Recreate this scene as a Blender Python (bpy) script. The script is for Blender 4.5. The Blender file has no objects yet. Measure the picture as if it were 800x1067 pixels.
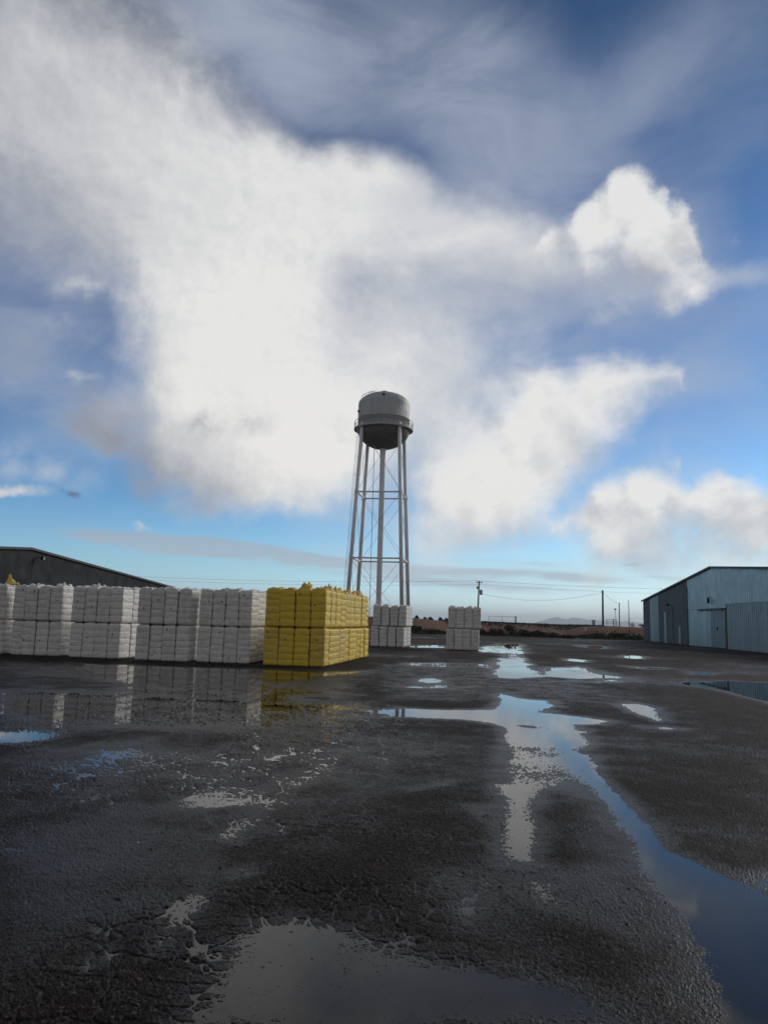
import bpy, bmesh, math, random
import numpy as np
from mathutils import Vector, Matrix
R = math.radians
SC = bpy.context.scene
CLOUDS = {'big': {'up': [(-33.76, 39.82, 5), (-26.48, 41.17, 6), (-20.8, 39.67, 7), (-16.3, 37.98, 6), (-12.42, 36.0, 4.5), (-8.55, 34.53, 2.4), (-5.43, 33.4, 2.0), (-0.8, 32.8, 2.0), (2.31, 31.43, 2.2), (5.37, 30.63, 2), (9.86, 29.98, 3), (12.79, 28.59, 3), (14.21, 26.95, 4), (16.95, 22.32, 4)], 'lo': [(-31.64, 23.58, 9), (-28.21, 23.94, 9), (-24.5, 23.77, 8), (-21.19, 22.88, 6), (-19.14, 20.53, 6), (-17.66, 16.12, 5), (-16.67, 11.5, 5), (-16.0, 8.48, 4), (-14.07, 7.78, 3), (-11.33, 7.73, 2.6), (-7.13, 7.59, 2.0), (-4.66, 7.9, 2.2), (-2.54, 8.83, 4), (-0.79, 10.31, 6), (1.27, 14.6, 9), (3.38, 18.11, 9), (7.01, 19.47, 9), (11.34, 21.69, 7), (14.18, 23.16, 5), (16.94, 21.68, 4)]}, 'col': {'up': [(-19.8, 20.44, 7), (-18.15, 25.11, 8), (-15.44, 27.97, 9), (-11.22, 29.7, 9), (-6.57, 26.39, 8), (-4.13, 21.97, 6), (-0.32, 18.73, 5), (2.69, 16.02, 5), (4.92, 13.95, 4)], 'lo': [(-19.34, 14.6, 7), (-17.04, 10.11, 6), (-16.01, 8.68, 4), (-14.08, 7.92, 3), (-11.33, 7.73, 2.2), (-7.13, 7.66, 1.6), (-4.66, 8.04, 1.8), (-2.57, 9.68, 3), (-0.1, 11.39, 4.5), (2.75, 13.57, 5), (4.9, 14.65, 4)]}, 'wedge': {'up': [(1.84, 5.97, 5), (2.83, 10.04, 6), (4.2, 13.38, 6), (6.33, 15.91, 5), (9.2, 17.25, 3), (12.04, 18.39, 1.6), (13.44, 17.8, 2), (15.18, 18.39, 1.4), (16.89, 18.29, 1.3), (20.2, 17.79, 1.1), (21.6, 17.15, 1.0)], 'lo': [(1.85, 5.55, 5), (4.0, 5.03, 4), (5.76, 5.35, 3), (8.56, 6.24, 2.4), (11.34, 7.31, 2.6), (13.4, 9.87, 3.2), (15.46, 12.71, 3.6), (17.51, 14.79, 3), (20.17, 16.61, 1.8), (21.59, 16.51, 1.0)]}, 'low': {'up': [(12.37, 7.1, 1.4), (13.4, 8.69, 1.6), (14.76, 10.05, 1.6), (16.79, 11.17, 1.4), (19.42, 11.69, 1.4), (20.69, 11.3, 2), (21.66, 9.4, 1.6), (22.41, 9.77, 1.0), (23.46, 9.86, 1.0), (24.82, 9.22, 1.1), (25.84, 9.62, 1.0), (26.71, 9.45, 1.1), (30.08, 9.45, 1.2)], 'lo': [(12.37, 6.96, 1.4), (13.39, 6.27, 2), (14.39, 4.9, 2.4), (15.71, 4.09, 2.4), (17.34, 4.1, 2.8), (19.28, 4.58, 3.4), (21.78, 4.58, 3.6), (24.19, 4.25, 3.6), (26.49, 3.48, 3.6), (29.79, 2.98, 3.6)]}, 'cum': {'up': [(10.75, 26.8, 0.8), (11.7, 27.74, 0.9), (13.15, 28.75, 1), (14.22, 28.66, 1), (15.09, 29.43, 1), (15.8, 30.07, 1), (17.08, 30.87, 0.9), (18.34, 31.07, 0.9), (19.7, 30.43, 0.9), (20.63, 29.73, 1), (21.27, 28.6, 1.1), (22.05, 28.25, 1.1), (22.54, 27.12, 1.3), (23.01, 25.74, 1.8), (23.61, 24.58, 2), (24.53, 23.85, 2)], 'lo': [(10.75, 26.8, 0.8), (12.42, 26.2, 1.4), (14.2, 26.33, 1.8), (15.6, 25.09, 2.6), (16.97, 23.84, 2.8), (18.65, 22.8, 2.8), (20.3, 22.01, 2.6), (21.74, 22.36, 2.4), (22.92, 22.96, 2), (23.88, 23.27, 2), (24.52, 23.36, 2)]}}
VEIL = [(2.07, 38.94, 12.51, 5.25, -15, 1.1), (6.83, 33.36, 7.57, 4.06, -20, 0.6), (-12.76, 40.03, 11.27, 3.98, -20, 2.0), (11.33, 27.14, 12.32, 5.63, 0, 0.9), (5.5, 22.83, 14.02, 7.3, 0, 1.2), (16.44, 34.34, 13.49, 4.42, 20, 0.6), (25.14, 31.38, 8.18, 3.29, 25, 0.2), (23.55, 22.88, 9.41, 3.06, 0, 0.2), (-24.13, 19.75, 11.79, 4.34, -5, 0.45), (-21.72, 13.66, 7.58, 3.92, 0, 0.5), (11.34, 11.83, 15.3, 9.03, 0, 0.25), (20.18, 16.88, 7.11, 2.62, 10, 0.35), (-0.88, 13.14, 10.9, 7.76, 0, 1.0), (1.96, 16.01, 5.12, 5.58, 0, 0.6), (21.77, 4.25, 14.69, 2.23, 0, 0.5), (8.58, 3.43, 16.63, 1.53, -3, 0.45), (20.46, 0.95, 18.53, 1.57, 0, 0.35), (-10.24, 0.13, 27.31, 1.64, 0, 0.3), (-27.55, 17.28, 3.49, 3.68, 0, 0.4), (-4.74, 34.93, 9.22, 2.26, -28, 0.25), (23.39, 17.89, 9.92, 8.27, 0, 0.3)]
GREY = [(-15.54, 9.54, 6.71, 4.79, -8, 1.0), (-17.95, 15.42, 2.66, 7.31, 0, 0.5), (-25.57, 34.0, 20.94, 12.39, 0, 0.3), (-31.68, 37.77, 14.99, 9.07, 0, 0.45), (-20.5, 30.12, 13.46, 4.56, -10, 0.08), (3.26, 23.5, 8.93, 3.97, 0, 0.3), (-2.27, 21.72, 4.45, 4.03, 0, 0.3), (21.79, 4.91, 9.19, 2.37, 0, 0.6), (26.05, 7.11, 4.04, 1.41, 0, 0.6), (18.68, 24.37, 4.7, 2.5, -10, 0.45), (9.26, 6.94, 7.66, 2.38, 15, 0.22), (11.33, 25.25, 5.05, 3.19, 0, 0.3), (-25.87, 24.93, 11.65, 4.67, 0, 0.5), (14.1, 12.47, 4.77, 3.43, 30, 0.2), (19.98, 7.58, 3.16, 2.01, 0, 0.25), (-7.17, 8.5, 4.25, 1.83, 0, 0.12), (-0.21, 15.26, 4.38, 6.3, 0, 0.15), (-12.54, 37.48, 8.95, 3.15, -30, 0.2)]
DARK = [(-12.22, 13.51, 4.18, 1.38, 8, 0.9), (-15.08, 13.0, 2.72, 0.95, -10, 0.6), (-20.45, 13.81, 3.85, 2.24, -12, 0.5), (-19.68, 12.23, 4.52, 1.2, -15, 0.6), (-27.55, 17.28, 2.91, 2.08, 0, 0.4), (-15.55, 9.74, 3.69, 2.32, -5, 0.45)]
HOLE = [(6.16, 27.97, 8.21, 3.14, -5, 0.45), (1.77, 23.49, 7.46, 3.64, 0, 0.6), (9.89, 23.71, 6.52, 3.26, 0, 0.7), (-2.6, 20.69, 2.96, 4.06, 0, 0.5), (-27.07, 24.67, 7.2, 3.48, 0, 0.4), (12.42, 28.62, 4.33, 3.06, 0, 0.6), (14.89, 23.75, 4.88, 2.56, 0, 0.6), (1.18, 18.08, 4.41, 4.14, 0, 0.3)]
WVEIL = [(25.44, 23.11, 4.27, 0.84, -4, 0.35), (2.69, 16.37, 4.75, 5.22, 0, 0.55), (1.1, 20.81, 5.93, 4.74, 0, 0.5), (6.18, 26.71, 9.67, 3.18, -5, 0.5), (10.24, 27.51, 4.38, 2.5, 0, 0.4), (-24.58, 24.6, 8.12, 3.55, 0, 0.4), (21.86, 7.55, 6.78, 3.96, 0, 0.3), (19.04, 25.26, 6.04, 3.7, 0, 0.3)]
SMALL = [(-22.26, 8.58, 1.61, 0.53, -8, -0.5), (-26.14, 8.21, 2.91, 0.64, -3, 1.6), (-22.73, 21.87, 3.19, 1.11, -5, 0.9), (-21.82, 18.73, 5.11, 1.14, -10, 0.7), (-17.3, 6.14, 0.78, 0.27, 0, 1.2), (-22.58, 16.36, 1.89, 0.64, 0, 0.9), (-24.51, 9.93, 6.0, 1.94, 0, 0.6), (-15.0, 11.64, 4.74, 1.64, -10, 0.5), (-26.18, 15.31, 4.15, 2.13, 0, 0.3)]
STREAK = [(-14.58, 5.06, 8.7, 0.82, -3, 1.3), (-10.47, 4.56, 13.1, 0.9, -5, 1.2), (-4.86, 4.14, 8.48, 0.49, -3, 0.7), (2.96, 3.87, 10.62, 0.56, -3, 0.9), (11.34, 3.62, 7.5, 0.48, -2, 0.9), (5.09, 2.87, 12.65, 0.63, -3, 1.0), (16.68, 3.08, 5.2, 0.41, -3, 0.6), (17.74, 4.44, 1.16, 0.2, -3, 0.9), (20.51, 3.39, 2.24, 0.2, -4, 0.9), (9.96, 4.5, 4.14, 0.35, -3, 0.6)]
PUDDLES = [(8.5, [(-4.08, 8.7), (-0.94, 12.3), (1.51, 11.78), (0.32, 6.8), (-0.4, 5.7), (-0.92, 4.24), (-1.64, 3.69)]), (8, [(1.01, 3.47), (0.85, 4.24), (0.22, 4.43), (-0.32, 4.66), (-0.89, 4.12), (-0.9, 3.37)]), (2.0, [(-2.73, 5.94), (-2.52, 6.44), (-2.12, 6.85), (-1.43, 6.07), (-1.41, 5.04), (-1.61, 4.5), (-1.82, 4.07)]), (0.2, [(-1.23, 6.29), (-1.14, 7.38), (-0.94, 8.52), (-0.58, 10.12), (-0.44, 9.87), (-0.71, 8.08), (-0.9, 6.98), (-1.01, 6.11)]), (0.2, [(-1.27, 4.57), (-1.22, 5.14), (-1.16, 5.85), (-1.08, 5.81), (-1.05, 5.16), (-1.03, 4.61), (-1.09, 4.22), (-1.16, 4.05)]), (0.1, [(-1.92, 6.02), (-1.66, 6.36), (-1.58, 6.23), (-1.82, 5.93)]), (0.1, [(-1.05, 5.54), (-0.85, 5.66), (-0.77, 5.42), (-0.93, 5.33)]), (1.0, [(-1.5, 3.98), (-1.37, 4.26), (-1.29, 4.15), (-1.36, 3.79)]), (1.2, [(-2.02, 9.01), (-1.14, 10.24), (-1.04, 9.91), (-1.84, 8.7)]), (1.2, [(-1.41, 7.82), (-0.69, 9.2), (-0.6, 8.88), (-1.27, 7.51)]), (1.0, [(0.28, 8.3), (0.81, 8.76), (0.83, 8.47), (0.31, 7.99)]), (8, [(-2.38, 8.95), (-0.7, 10.94), (-0.69, 9.2), (-1.02, 7.7), (-1.73, 6.89), (-2.12, 7.37)]), (0.2, [(-1.85, 7.52), (-1.59, 7.97), (-1.03, 7.95), (-1.03, 7.46), (-1.42, 7.2), (-1.8, 7.15)]), (2.0, [(0.2, 5.65), (0.89, 5.82), (1.7, 5.78), (1.64, 4.8), (1.39, 4.71), (0.98, 4.9), (0.59, 4.52), (0.24, 4.85)]), (1.8, [(1.89, 6.39), (1.75, 4.81), (1.48, 3.63), (1.27, 3.62), (1.35, 4.27), (1.26, 5.08)]), (0.2, [(0.52, 5.06), (0.67, 5.17), (0.67, 4.81), (0.55, 4.64), (0.48, 4.79)]), (0.2, [(0.83, 7.53), (1.06, 7.64), (1.04, 7.2), (0.86, 6.98)]), (0.2, [(-1.23, 4.81), (-1.09, 5.07), (-1.02, 4.94), (-1.05, 4.68), (-1.19, 4.63)]), (2.0, [(2.01, 13.23), (3.18, 12.08), (2.53, 9.1), (2.24, 7.0), (1.74, 5.89), (1.58, 6.36), (1.81, 8.05), (0.88, 5.71), (0.97, 7.19)]), (2.0, [(-12.33, 25.61), (-0.79, 25.77), (-0.23, 13.62), (-1.32, 11.72), (-5.19, 10.98)]), (2.0, [(-4.13, 10.34), (-3.07, 10.94), (-2.21, 9.59), (-2.8, 8.62), (-3.59, 8.78)]), (0.2, [(-3.52, 9.85), (-3.09, 9.99), (-2.87, 9.48), (-3.24, 9.24)]), (10, [(-0.6, 31.67), (5.72, 28.51), (6.26, 21.04), (4.24, 17.01), (0.11, 16.89)]), (0.2, [(4.69, 23.36), (7.62, 25.56), (8.44, 25.06), (7.1, 23.85)]), (0.2, [(0.13, 20.23), (1.98, 21.76), (2.69, 21.06), (1.32, 19.78)]), (0.2, [(10.44, 35.01), (12.59, 33.9), (12.58, 32.6), (10.41, 32.26)]), (-22, [(-0.29, 14.87), (0.48, 15.54), (1.44, 15.77), (2.25, 15.64), (2.8, 18.27), (3.1, 19.29), (3.34, 18.2), (3.71, 16.88), (3.23, 15.55), (3.79, 15.21), (4.22, 14.32), (3.88, 13.61), (3.43, 13.52), (3.22, 12.59), (2.8, 12.83), (2.43, 13.32), (2.01, 13.23), (1.28, 13.95), (0.1, 14.23)]), (-22, [(3.26, 17.54), (3.81, 17.89), (3.69, 16.87), (3.24, 16.57)]), (-22, [(2.05, 13.24), (3.25, 12.7), (3.04, 11.51), (2.73, 10.96), (2.25, 11.2), (1.79, 11.04)]), (-5, [(1.72, 11.11), (2.77, 11.13), (2.55, 9.68), (2.47, 8.99), (2.22, 8.95), (2.22, 9.63), (1.96, 9.78), (1.46, 9.34)]), (-22, [(1.29, 8.53), (1.63, 8.48), (1.43, 7.68), (1.37, 6.76), (1.15, 5.77), (0.9, 5.75), (0.97, 6.57), (1.14, 7.38)]), (-5, [(1.47, 9.35), (1.96, 9.78), (1.54, 8.28), (1.31, 8.34)]), (-5, [(1.78, 9.75), (2.3, 9.83), (2.18, 8.79), (1.86, 8.51)]), (-22, [(2.57, 10.86), (2.78, 10.52), (2.57, 8.5), (2.41, 7.28), (2.3, 6.25), (2.48, 5.72), (2.59, 5.31), (2.66, 5.03), (1.83, 3.51), (1.46, 3.49), (1.62, 3.97), (1.74, 4.47), (1.8, 5.04), (1.87, 5.79), (2.01, 6.53), (2.17, 7.69), (2.28, 9.18)]), (0.2, [(1.01, 5.51), (1.16, 5.34), (1.22, 4.92), (0.97, 4.83), (0.88, 5.14)]), (-22, [(2.63, 5.65), (2.93, 5.89), (2.62, 5.28), (2.54, 5.32)]), (-5, [(-0.85, 3.37), (-0.89, 3.9), (-0.85, 4.34), (-0.72, 4.66), (-0.48, 4.77), (-0.26, 4.64), (0.06, 4.47), (0.31, 4.25), (0.66, 4.11), (1.0, 3.97), (1.21, 3.69), (1.22, 3.48)]), (-22, [(5.68, 38.39), (7.15, 39.22), (6.06, 31.55), (5.13, 25.89), (3.79, 24.55), (4.55, 30.24)]), (-22, [(9.77, 65.01), (10.61, 65.78), (7.54, 46.37), (6.63, 44.46)]), (-22, [(11.18, 66.3), (11.86, 66.91), (8.1, 44.16), (7.43, 43.74)]), (0.2, [(6.87, 44.62), (8.3, 45.54), (7.11, 38.25), (5.53, 37.38)]), (-22, [(7.11, 55.9), (8.37, 59.03), (6.56, 47.09), (5.68, 45.13)]), (-22, [(1.71, 56.34), (4.58, 56.89), (4.17, 51.68), (1.57, 51.41)]), (0.2, [(0.97, 32.48), (5.02, 33.08), (4.5, 29.63), (0.89, 29.76)]), (-5, [(6.57, 31.79), (8.67, 33.44), (8.18, 28.0), (8.61, 25.92), (6.25, 25.05), (5.06, 25.86)]), (-22, [(17.95, 68.88), (19.0, 67.24), (16.88, 60.0), (16.04, 60.99)]), (-22, [(14.73, 47.43), (15.65, 46.36), (14.18, 42.17), (13.45, 42.8)]), (-22, [(9.64, 40.64), (10.32, 39.08), (9.42, 36.85), (8.77, 37.36)]), (-22, [(12.35, 31.59), (12.98, 30.72), (12.35, 29.41), (11.66, 29.65)]), (-22, [(10.15, 25.27), (11.63, 26.19), (13.16, 25.93), (9.26, 18.3), (9.41, 20.12), (9.6, 22.36), (9.36, 24.44)]), (-22, [(5.38, 17.5), (5.81, 17.91), (5.95, 16.89), (5.39, 14.7), (5.01, 14.35), (5.03, 15.2), (5.04, 16.14)]), (-22, [(4.51, 13.62), (4.95, 13.83), (5.25, 13.53), (4.89, 13.23)]), (-22, [(1.27, 23.23), (1.73, 23.78), (1.82, 22.36), (1.28, 21.52)]), (-22, [(-5.56, 11.19), (-4.78, 11.25), (-4.43, 11.13), (-4.36, 10.7), (-4.54, 10.42), (-5.01, 10.1)]), (-3, [(-10.42, 26.6), (-6.16, 25.89), (-3.73, 25.47), (-1.56, 25.45), (-0.24, 26.99), (-0.33, 24.19), (-1.7, 23.26), (-3.04, 20.05), (-5.98, 19.34), (-7.6, 20.64)]), (-0.6, [(-8.51, 16.95), (-7.52, 17.03), (-5.41, 16.57), (-5.9, 19.08), (-4.68, 19.79), (-3.16, 20.01), (-1.1, 18.28), (-0.3, 15.34), (-1.13, 14.52), (-2.12, 14.14), (-3.28, 14.01), (-3.66, 13.24), (-4.61, 12.2), (-5.47, 12.47), (-6.61, 13.22)]), (12, [(-8.54, 20.97), (-6.09, 19.3), (-5.77, 17.34), (-8.26, 17.27), (-10.24, 20.31)]), (10, [(-1.94, 16.94), (-0.33, 18.52), (-0.19, 16.43), (-1.23, 15.79)])]
# ------------------------------------------------------------------ sky
class NG:
    """tiny helper to write node maths as Python expressions"""
    def __init__(s, nt): s.nt = nt
    def _in(s, node, i, v):
        if v is None: return
        if isinstance(v, bpy.types.NodeSocket): s.nt.links.new(v, node.inputs[i])
        else: node.inputs[i].default_value = v
    def m(s, op, a, b=None, c=None, clamp=False):
        n = s.nt.nodes.new('ShaderNodeMath'); n.operation = op; n.use_clamp = clamp
        s._in(n, 0, a); s._in(n, 1, b); s._in(n, 2, c); return n.outputs[0]
    def add(s, a, b): return s.m('ADD', a, b)
    def sub(s, a, b): return s.m('SUBTRACT', a, b)
    def mul(s, a, b): return s.m('MULTIPLY', a, b)
    def mad(s, a, b, c): return s.m('MULTIPLY_ADD', a, b, c)
    def clamp(s, a): return s.m('ADD', a, 0.0, clamp=True)
    def vm(s, op, a, b=None, scale=None):
        n = s.nt.nodes.new('ShaderNodeVectorMath'); n.operation = op
        s._in(n, 0, a); s._in(n, 1, b)
        if scale is not None: s._in(n, 3, scale)
        return n.outputs[0]
    def comb(s, x, y, z):
        n = s.nt.nodes.new('ShaderNodeCombineXYZ'); s._in(n, 0, x); s._in(n, 1, y); s._in(n, 2, z); return n.outputs[0]
    def sep(s, v):
        n = s.nt.nodes.new('ShaderNodeSeparateXYZ'); s._in(n, 0, v); return n.outputs
    def noise(s, vec, scale, detail=5, rough=.55, lac=2.0, color=False, dist=0.0):
        n = s.nt.nodes.new('ShaderNodeTexNoise'); s._in(n, 'Vector', vec)
        s._in(n, 'Scale', scale); s._in(n, 'Detail', detail); s._in(n, 'Roughness', rough); s._in(n, 'Lacunarity', lac); s._in(n, 'Distortion', dist)
        return n.outputs['Color' if color else 'Fac']
    def voro(s, vec, scale, feature='F1', out='Distance', rnd=1.0):
        n = s.nt.nodes.new('ShaderNodeTexVoronoi'); n.feature = feature; s._in(n, 'Vector', vec); s._in(n, 'Scale', scale); s._in(n, 'Randomness', rnd)
        return n.outputs[out]
    def mapping(s, vec, loc=(0, 0, 0), rot=(0, 0, 0), sc=(1, 1, 1), kind='POINT'):
        n = s.nt.nodes.new('ShaderNodeMapping'); n.vector_type = kind; s._in(n, 0, vec)
        n.inputs[1].default_value = loc; n.inputs[2].default_value = rot; n.inputs[3].default_value = sc
        return n.outputs[0]
    def ss(s, x, a, b, lo=0.0, hi=1.0, kind='SMOOTHSTEP'):
        n = s.nt.nodes.new('ShaderNodeMapRange'); n.interpolation_type = kind
        for i, v in enumerate((x, a, b, lo, hi)): s._in(n, i, v)
        return n.outputs[0]
    def mix(s, f, a, b, blend='MIX'):
        n = s.nt.nodes.new('ShaderNodeMix'); n.data_type = 'RGBA'; n.blend_type = blend
        s._in(n, 0, f)
        for i, v in ((6, a), (7, b)):
            if isinstance(v, (tuple, list)) and len(v) == 3: v = (*v, 1)
            s._in(n, i, v)
        return n.outputs[2]
    def curve(s, x, pts):
        n = s.nt.nodes.new('ShaderNodeFloatCurve'); s._in(n, 1, x)
        cm = n.mapping; c = cm.curves[0]
        cm.extend = 'HORIZONTAL'
        c.points[0].location = pts[0]; c.points[1].location = pts[-1]
        for p in pts[1:-1]: c.points.new(*p)
        for p in c.points: p.handle_type = 'AUTO_CLAMPED'
        cm.update(); return n.outputs[0]

SUN_AZ, SUN_EL = 50.0, 25.0
def build_world():
    w = bpy.data.worlds.new('World'); SC.world = w; w.use_nodes = True
    nt = w.node_tree; nt.nodes.clear(); g = NG(nt)
    out = nt.nodes.new('ShaderNodeOutputWorld'); bg = nt.nodes.new('ShaderNodeBackground')
    nt.links.new(bg.outputs[0], out.inputs[0]); bg.inputs[1].default_value = 0.1
    sky = nt.nodes.new('ShaderNodeTexSky'); sky.sky_type = 'NISHITA'; sky.sun_disc = False
    sky.sun_elevation = R(SUN_EL); sky.sun_rotation = R(SUN_AZ); sky.air_density = 1.0; sky.dust_density = 0.6; sky.ozone_density = 2.0
    d = nt.nodes.new('ShaderNodeTexCoord').outputs['Generated']
    X, Y, Z = g.sep(d)
    az = g.mul(g.m('ARCTAN2', X, Y), 57.29578); el = g.mul(g.m('ARCSINE', Z), 57.29578)
    # billowing: the outlines are pushed about by noise that lives on the sky sphere
    w1 = g.vm('SUBTRACT', g.noise(d, 5.0, 3, .5, color=True), (.5, .5, .5))
    w2 = g.vm('SUBTRACT', g.noise(d, 18.0, 5, .6, color=True), (.5, .5, .5))
    P0 = g.comb(az, el, 0.0)
    Psoft = g.vm('ADD', P0, g.vm('ADD', g.vm('SCALE', w1, scale=5.0), g.vm('SCALE', w2, scale=1.9)))
    Pbil = g.vm('ADD', P0, g.vm('ADD', g.vm('SCALE', w1, scale=2.5), g.vm('SCALE', w2, scale=3.2)))
    Pmid = g.vm('ADD', P0, g.vm('ADD', g.vm('SCALE', w1, scale=3.0), g.vm('SCALE', w2, scale=2.7)))
    # higher layers are seen ever flatter toward the horizon
    zc = g.m('MAXIMUM', Z, 0.03)
    plan = g.comb(g.m('DIVIDE', X, zc), g.m('DIVIDE', Y, zc), 0.0)
    wisp = g.noise(g.mapping(d, rot=(0, .5, 0), sc=(1, 1, 2.4)), 5.0, 7, .62, dist=.5)
    fbm = g.noise(d, 9.0, 8, .6, dist=.25)
    fine = g.noise(d, 30.0, 9, .72)
    
    broad = g.noise(d, 4.0, 3, .5)
    Pstr = g.vm('ADD', P0, g.vm('MULTIPLY', w1, (4.0, 1.0, 0)))
    L = (math.sin(R(SUN_AZ)) * .020, 0.0, .018)
    fbmL = g.noise(g.vm('ADD', d, L), 9.0, 8, .6, dist=.25)
    fineL = g.noise(g.vm('ADD', d, (L[0] * .4, 0, L[2] * .4)), 30.0, 9, .72)
    dW = g.vm('ADD', d, g.vm('SCALE', w2, scale=.03))
    pf = g.voro(dW, 20.0); pfL = g.voro(g.vm('ADD', dW, L), 20.0)
    relief_b = g.add(g.mul(g.sub(pfL, pf), .30), g.sub(fbm, fbmL))
    wis2 = g.noise(g.mapping(P0, rot=(0, 0, R(-38)), sc=(.055, .19, 1)), 1.0, 8, .64, dist=.7)
    relief = g.add(g.sub(fbm, fbmL), g.mul(g.sub(fine, fineL), .6))

    fbm2 = g.add(g.mul(fbm, .35), g.add(g.mul(fine, .40), g.mul(g.sub(.75, pf), .35)))
    fbm4 = g.add(g.mul(fbm, .82), g.mul(fine, .18))
    fbm3 = g.add(g.mul(fbm, .35), g.add(g.mul(fine, .20), g.mul(wis2, .45)))
    def ellsum(P, items, k=1.3):
        tot = None
        for a, e, ra, re, rot, v in items:
            mp = g.mapping(P, (a, e, 0), (0, 0, R(rot)), (ra * k, re * k, 50), 'TEXTURE')   # made first: the shader compiler works through nodes in order
            n = nt.nodes.new('ShaderNodeTexGradient'); n.gradient_type = 'SPHERICAL'
            nt.links.new(mp, n.inputs[0])
            q = g.ss(n.outputs[1], 0.0, 1.0)
            tot = g.mad(q, v, tot if tot is not None else 0.0)
        return tot

    def band(P, c, fb, amp, start, sharp):
        x, y, _ = g.sep(P)
        xn = g.mad(x, 1 / 70.0, .5)
        f = lambda pts, i, s: g.mul(g.curve(xn, [(q[0] / 70 + .5, q[i] / s) for q in pts]), s)
        su, sl = f(c['up'], 2, 20.0), f(c['lo'], 2, 20.0)
        du = g.m('DIVIDE', g.sub(f(c['up'], 1, 50.0), y), su)
        dl = g.m('DIVIDE', g.sub(y, f(c['lo'], 1, 50.0)), sl)
        m = g.m('SMOOTH_MIN', du, dl, 0.4)
        a0, a1 = c['up'][0][0], c['up'][-1][0]
        if a0 > -29: m = g.m('SMOOTH_MIN', m, g.m('DIVIDE', g.sub(x, a0), c['up'][0][2] * .6), 0.4)
        if a1 < 29: m = g.m('SMOOTH_MIN', m, g.m('DIVIDE', g.sub(a1, x), c['up'][-1][2] * .6), 0.4)
        return g.ss(g.add(m, g.mul(g.sub(fb, .5), amp)), start, sharp)

    # clear sky: deeper overhead, pale and cool at the horizon
    e60 = g.m('DIVIDE', el, 60.0); rp = nt.nodes.new('ShaderNodeValToRGB'); nt.links.new(e60, rp.inputs[0])
    cr = rp.color_ramp; els = SKY['ramp']
    cr.elements[0].position = els[0][0] / 60; cr.elements[0].color = (*els[0][1], 1)
    cr.elements[1].position = els[-1][0] / 60; cr.elements[1].color = (*els[-1][1], 1)
    for e_, c_ in els[1:-1]:
        q = cr.elements.new(e_ / 60); q.color = (*c_, 1)
    col = g.mix(1.0, sky.outputs[0], rp.outputs[0], 'MULTIPLY')
    K = 10.0
    def k3(c): return tuple(v * K for v in c)
    # thin veil
    veil = g.mul(g.m('MAXIMUM', ellsum(Psoft, VEIL), 0.0), g.ss(wisp, .30, .70, .45, 1.35))
    veil = g.sub(1.0, g.m('POWER', 2.718, g.mul(veil, -1.15)))
    col = g.mix(veil, col, g.mix(g.ss(el, 3, 26), k3(SKY['veil_low']), k3(SKY['veil_high'])))
    streak = ellsum(Pstr, STREAK)
    col = g.mix(g.ss(g.mul(streak, g.ss(g.noise(g.mapping(d, sc=(1, 1, 9)), 9.0, 6, .6), .3, .65, .4, 1.3)), .08, 1.3, 0, .8), col, g.mix(g.ss(el, 3, 6), k3(SKY['streak_low']), k3(SKY['streak_high'])))
    wv = g.sub(1.0, g.m('POWER', 2.718, g.mul(g.mul(ellsum(Psoft, WVEIL), g.ss(fbm, .25, .7, .5, 1.3)), -1.2)))
    col = g.mix(wv, col, k3((.68, .69, .69)))
    grey = g.clamp(g.mul(ellsum(Psoft, GREY), g.ss(fbm, .3, .7, .7, 1.3)))
    dark = g.clamp(g.mul(ellsum(Pmid, DARK), g.ss(g.add(g.mul(fbm, .6), g.mul(fine, .4)), .40, .60, .1, 1.3)))
    white = g.mix(g.ss(el, 8, 22), k3(SKY['white_low']), k3(SKY['white_high']))
    soft_sh = g.clamp(g.add(g.sub(grey, g.mul(relief, SKY['relief_soft'])), g.mul(g.sub(.5, broad), .5)))
    ccol = g.mix(soft_sh, white, k3(SKY['grey']))
    sm = ellsum(Pmid, [q for q in SMALL if q[5] > 0])
    sm = g.ss(g.mul(sm, g.ss(fbm2, .3, .65, .25, 1.4)), .0, 1.5)
    col = g.mix(g.mul(sm, .85), col, g.mix(.3, white, k3(SKY['grey'])))
    dk = ellsum(Pmid, [(*q[:5], -q[5]) for q in SMALL if q[5] < 0])
    col = g.mix(g.ss(g.mul(dk, g.ss(fine, .3, .6, .6, 1.4)), .3, .8), col, k3((.12, .16, .27)))
    # dark scraps standing before the blue as well as before the white
    col = g.mix(g.mul(dark, .6), col, k3(SKY['grey']))
    hole = g.clamp(g.mul(ellsum(Psoft, HOLE), g.ss(wisp, .3, .65, .3, 1.4)))
    for name, P, fb, amp, st, sh_ in (('big', Psoft, fbm4, 1.7, -.5, .95), ('col', Psoft, fbm4, 2.0, -.5, 1.0), ('wedge', Pmid, fbm3, 3.0, -.8, 1.0), ('low', Pmid, fbm2, 4.0, -1.1, .85), ('cum', Pmid, fbm2, 4.2, -.6, 1.2)):
        dn = band(P, CLOUDS[name], fb, amp, st, sh_)
        if name == 'big': dn = g.mul(dn, g.sub(1.0, hole))
        if name in ('wedge', 'low', 'cum'):
            sh = g.clamp(g.add(g.sub(grey, g.mul(relief_b, SKY['relief'] * (.6 if name == 'wedge' else 1.0))), g.mul(g.sub(1.0, dn), .22)))
            c2 = g.mix(sh, white, k3(SKY['grey']))
        else: c2 = ccol
        col = g.mix(g.mul(dn, SKY['op'].get(name, 1.0)), col, c2)
    col = g.mix(g.mul(dark, .8), col, k3(SKY['dark']))
    # holes of darker cloud in the bright one
    # unseen sky behind the camera: broken cloud, dimmed to darken ground and bales
    rear = g.ss(Y, .30, -.25)
    rn = g.noise(d, 3.0, 6, .6)
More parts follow.
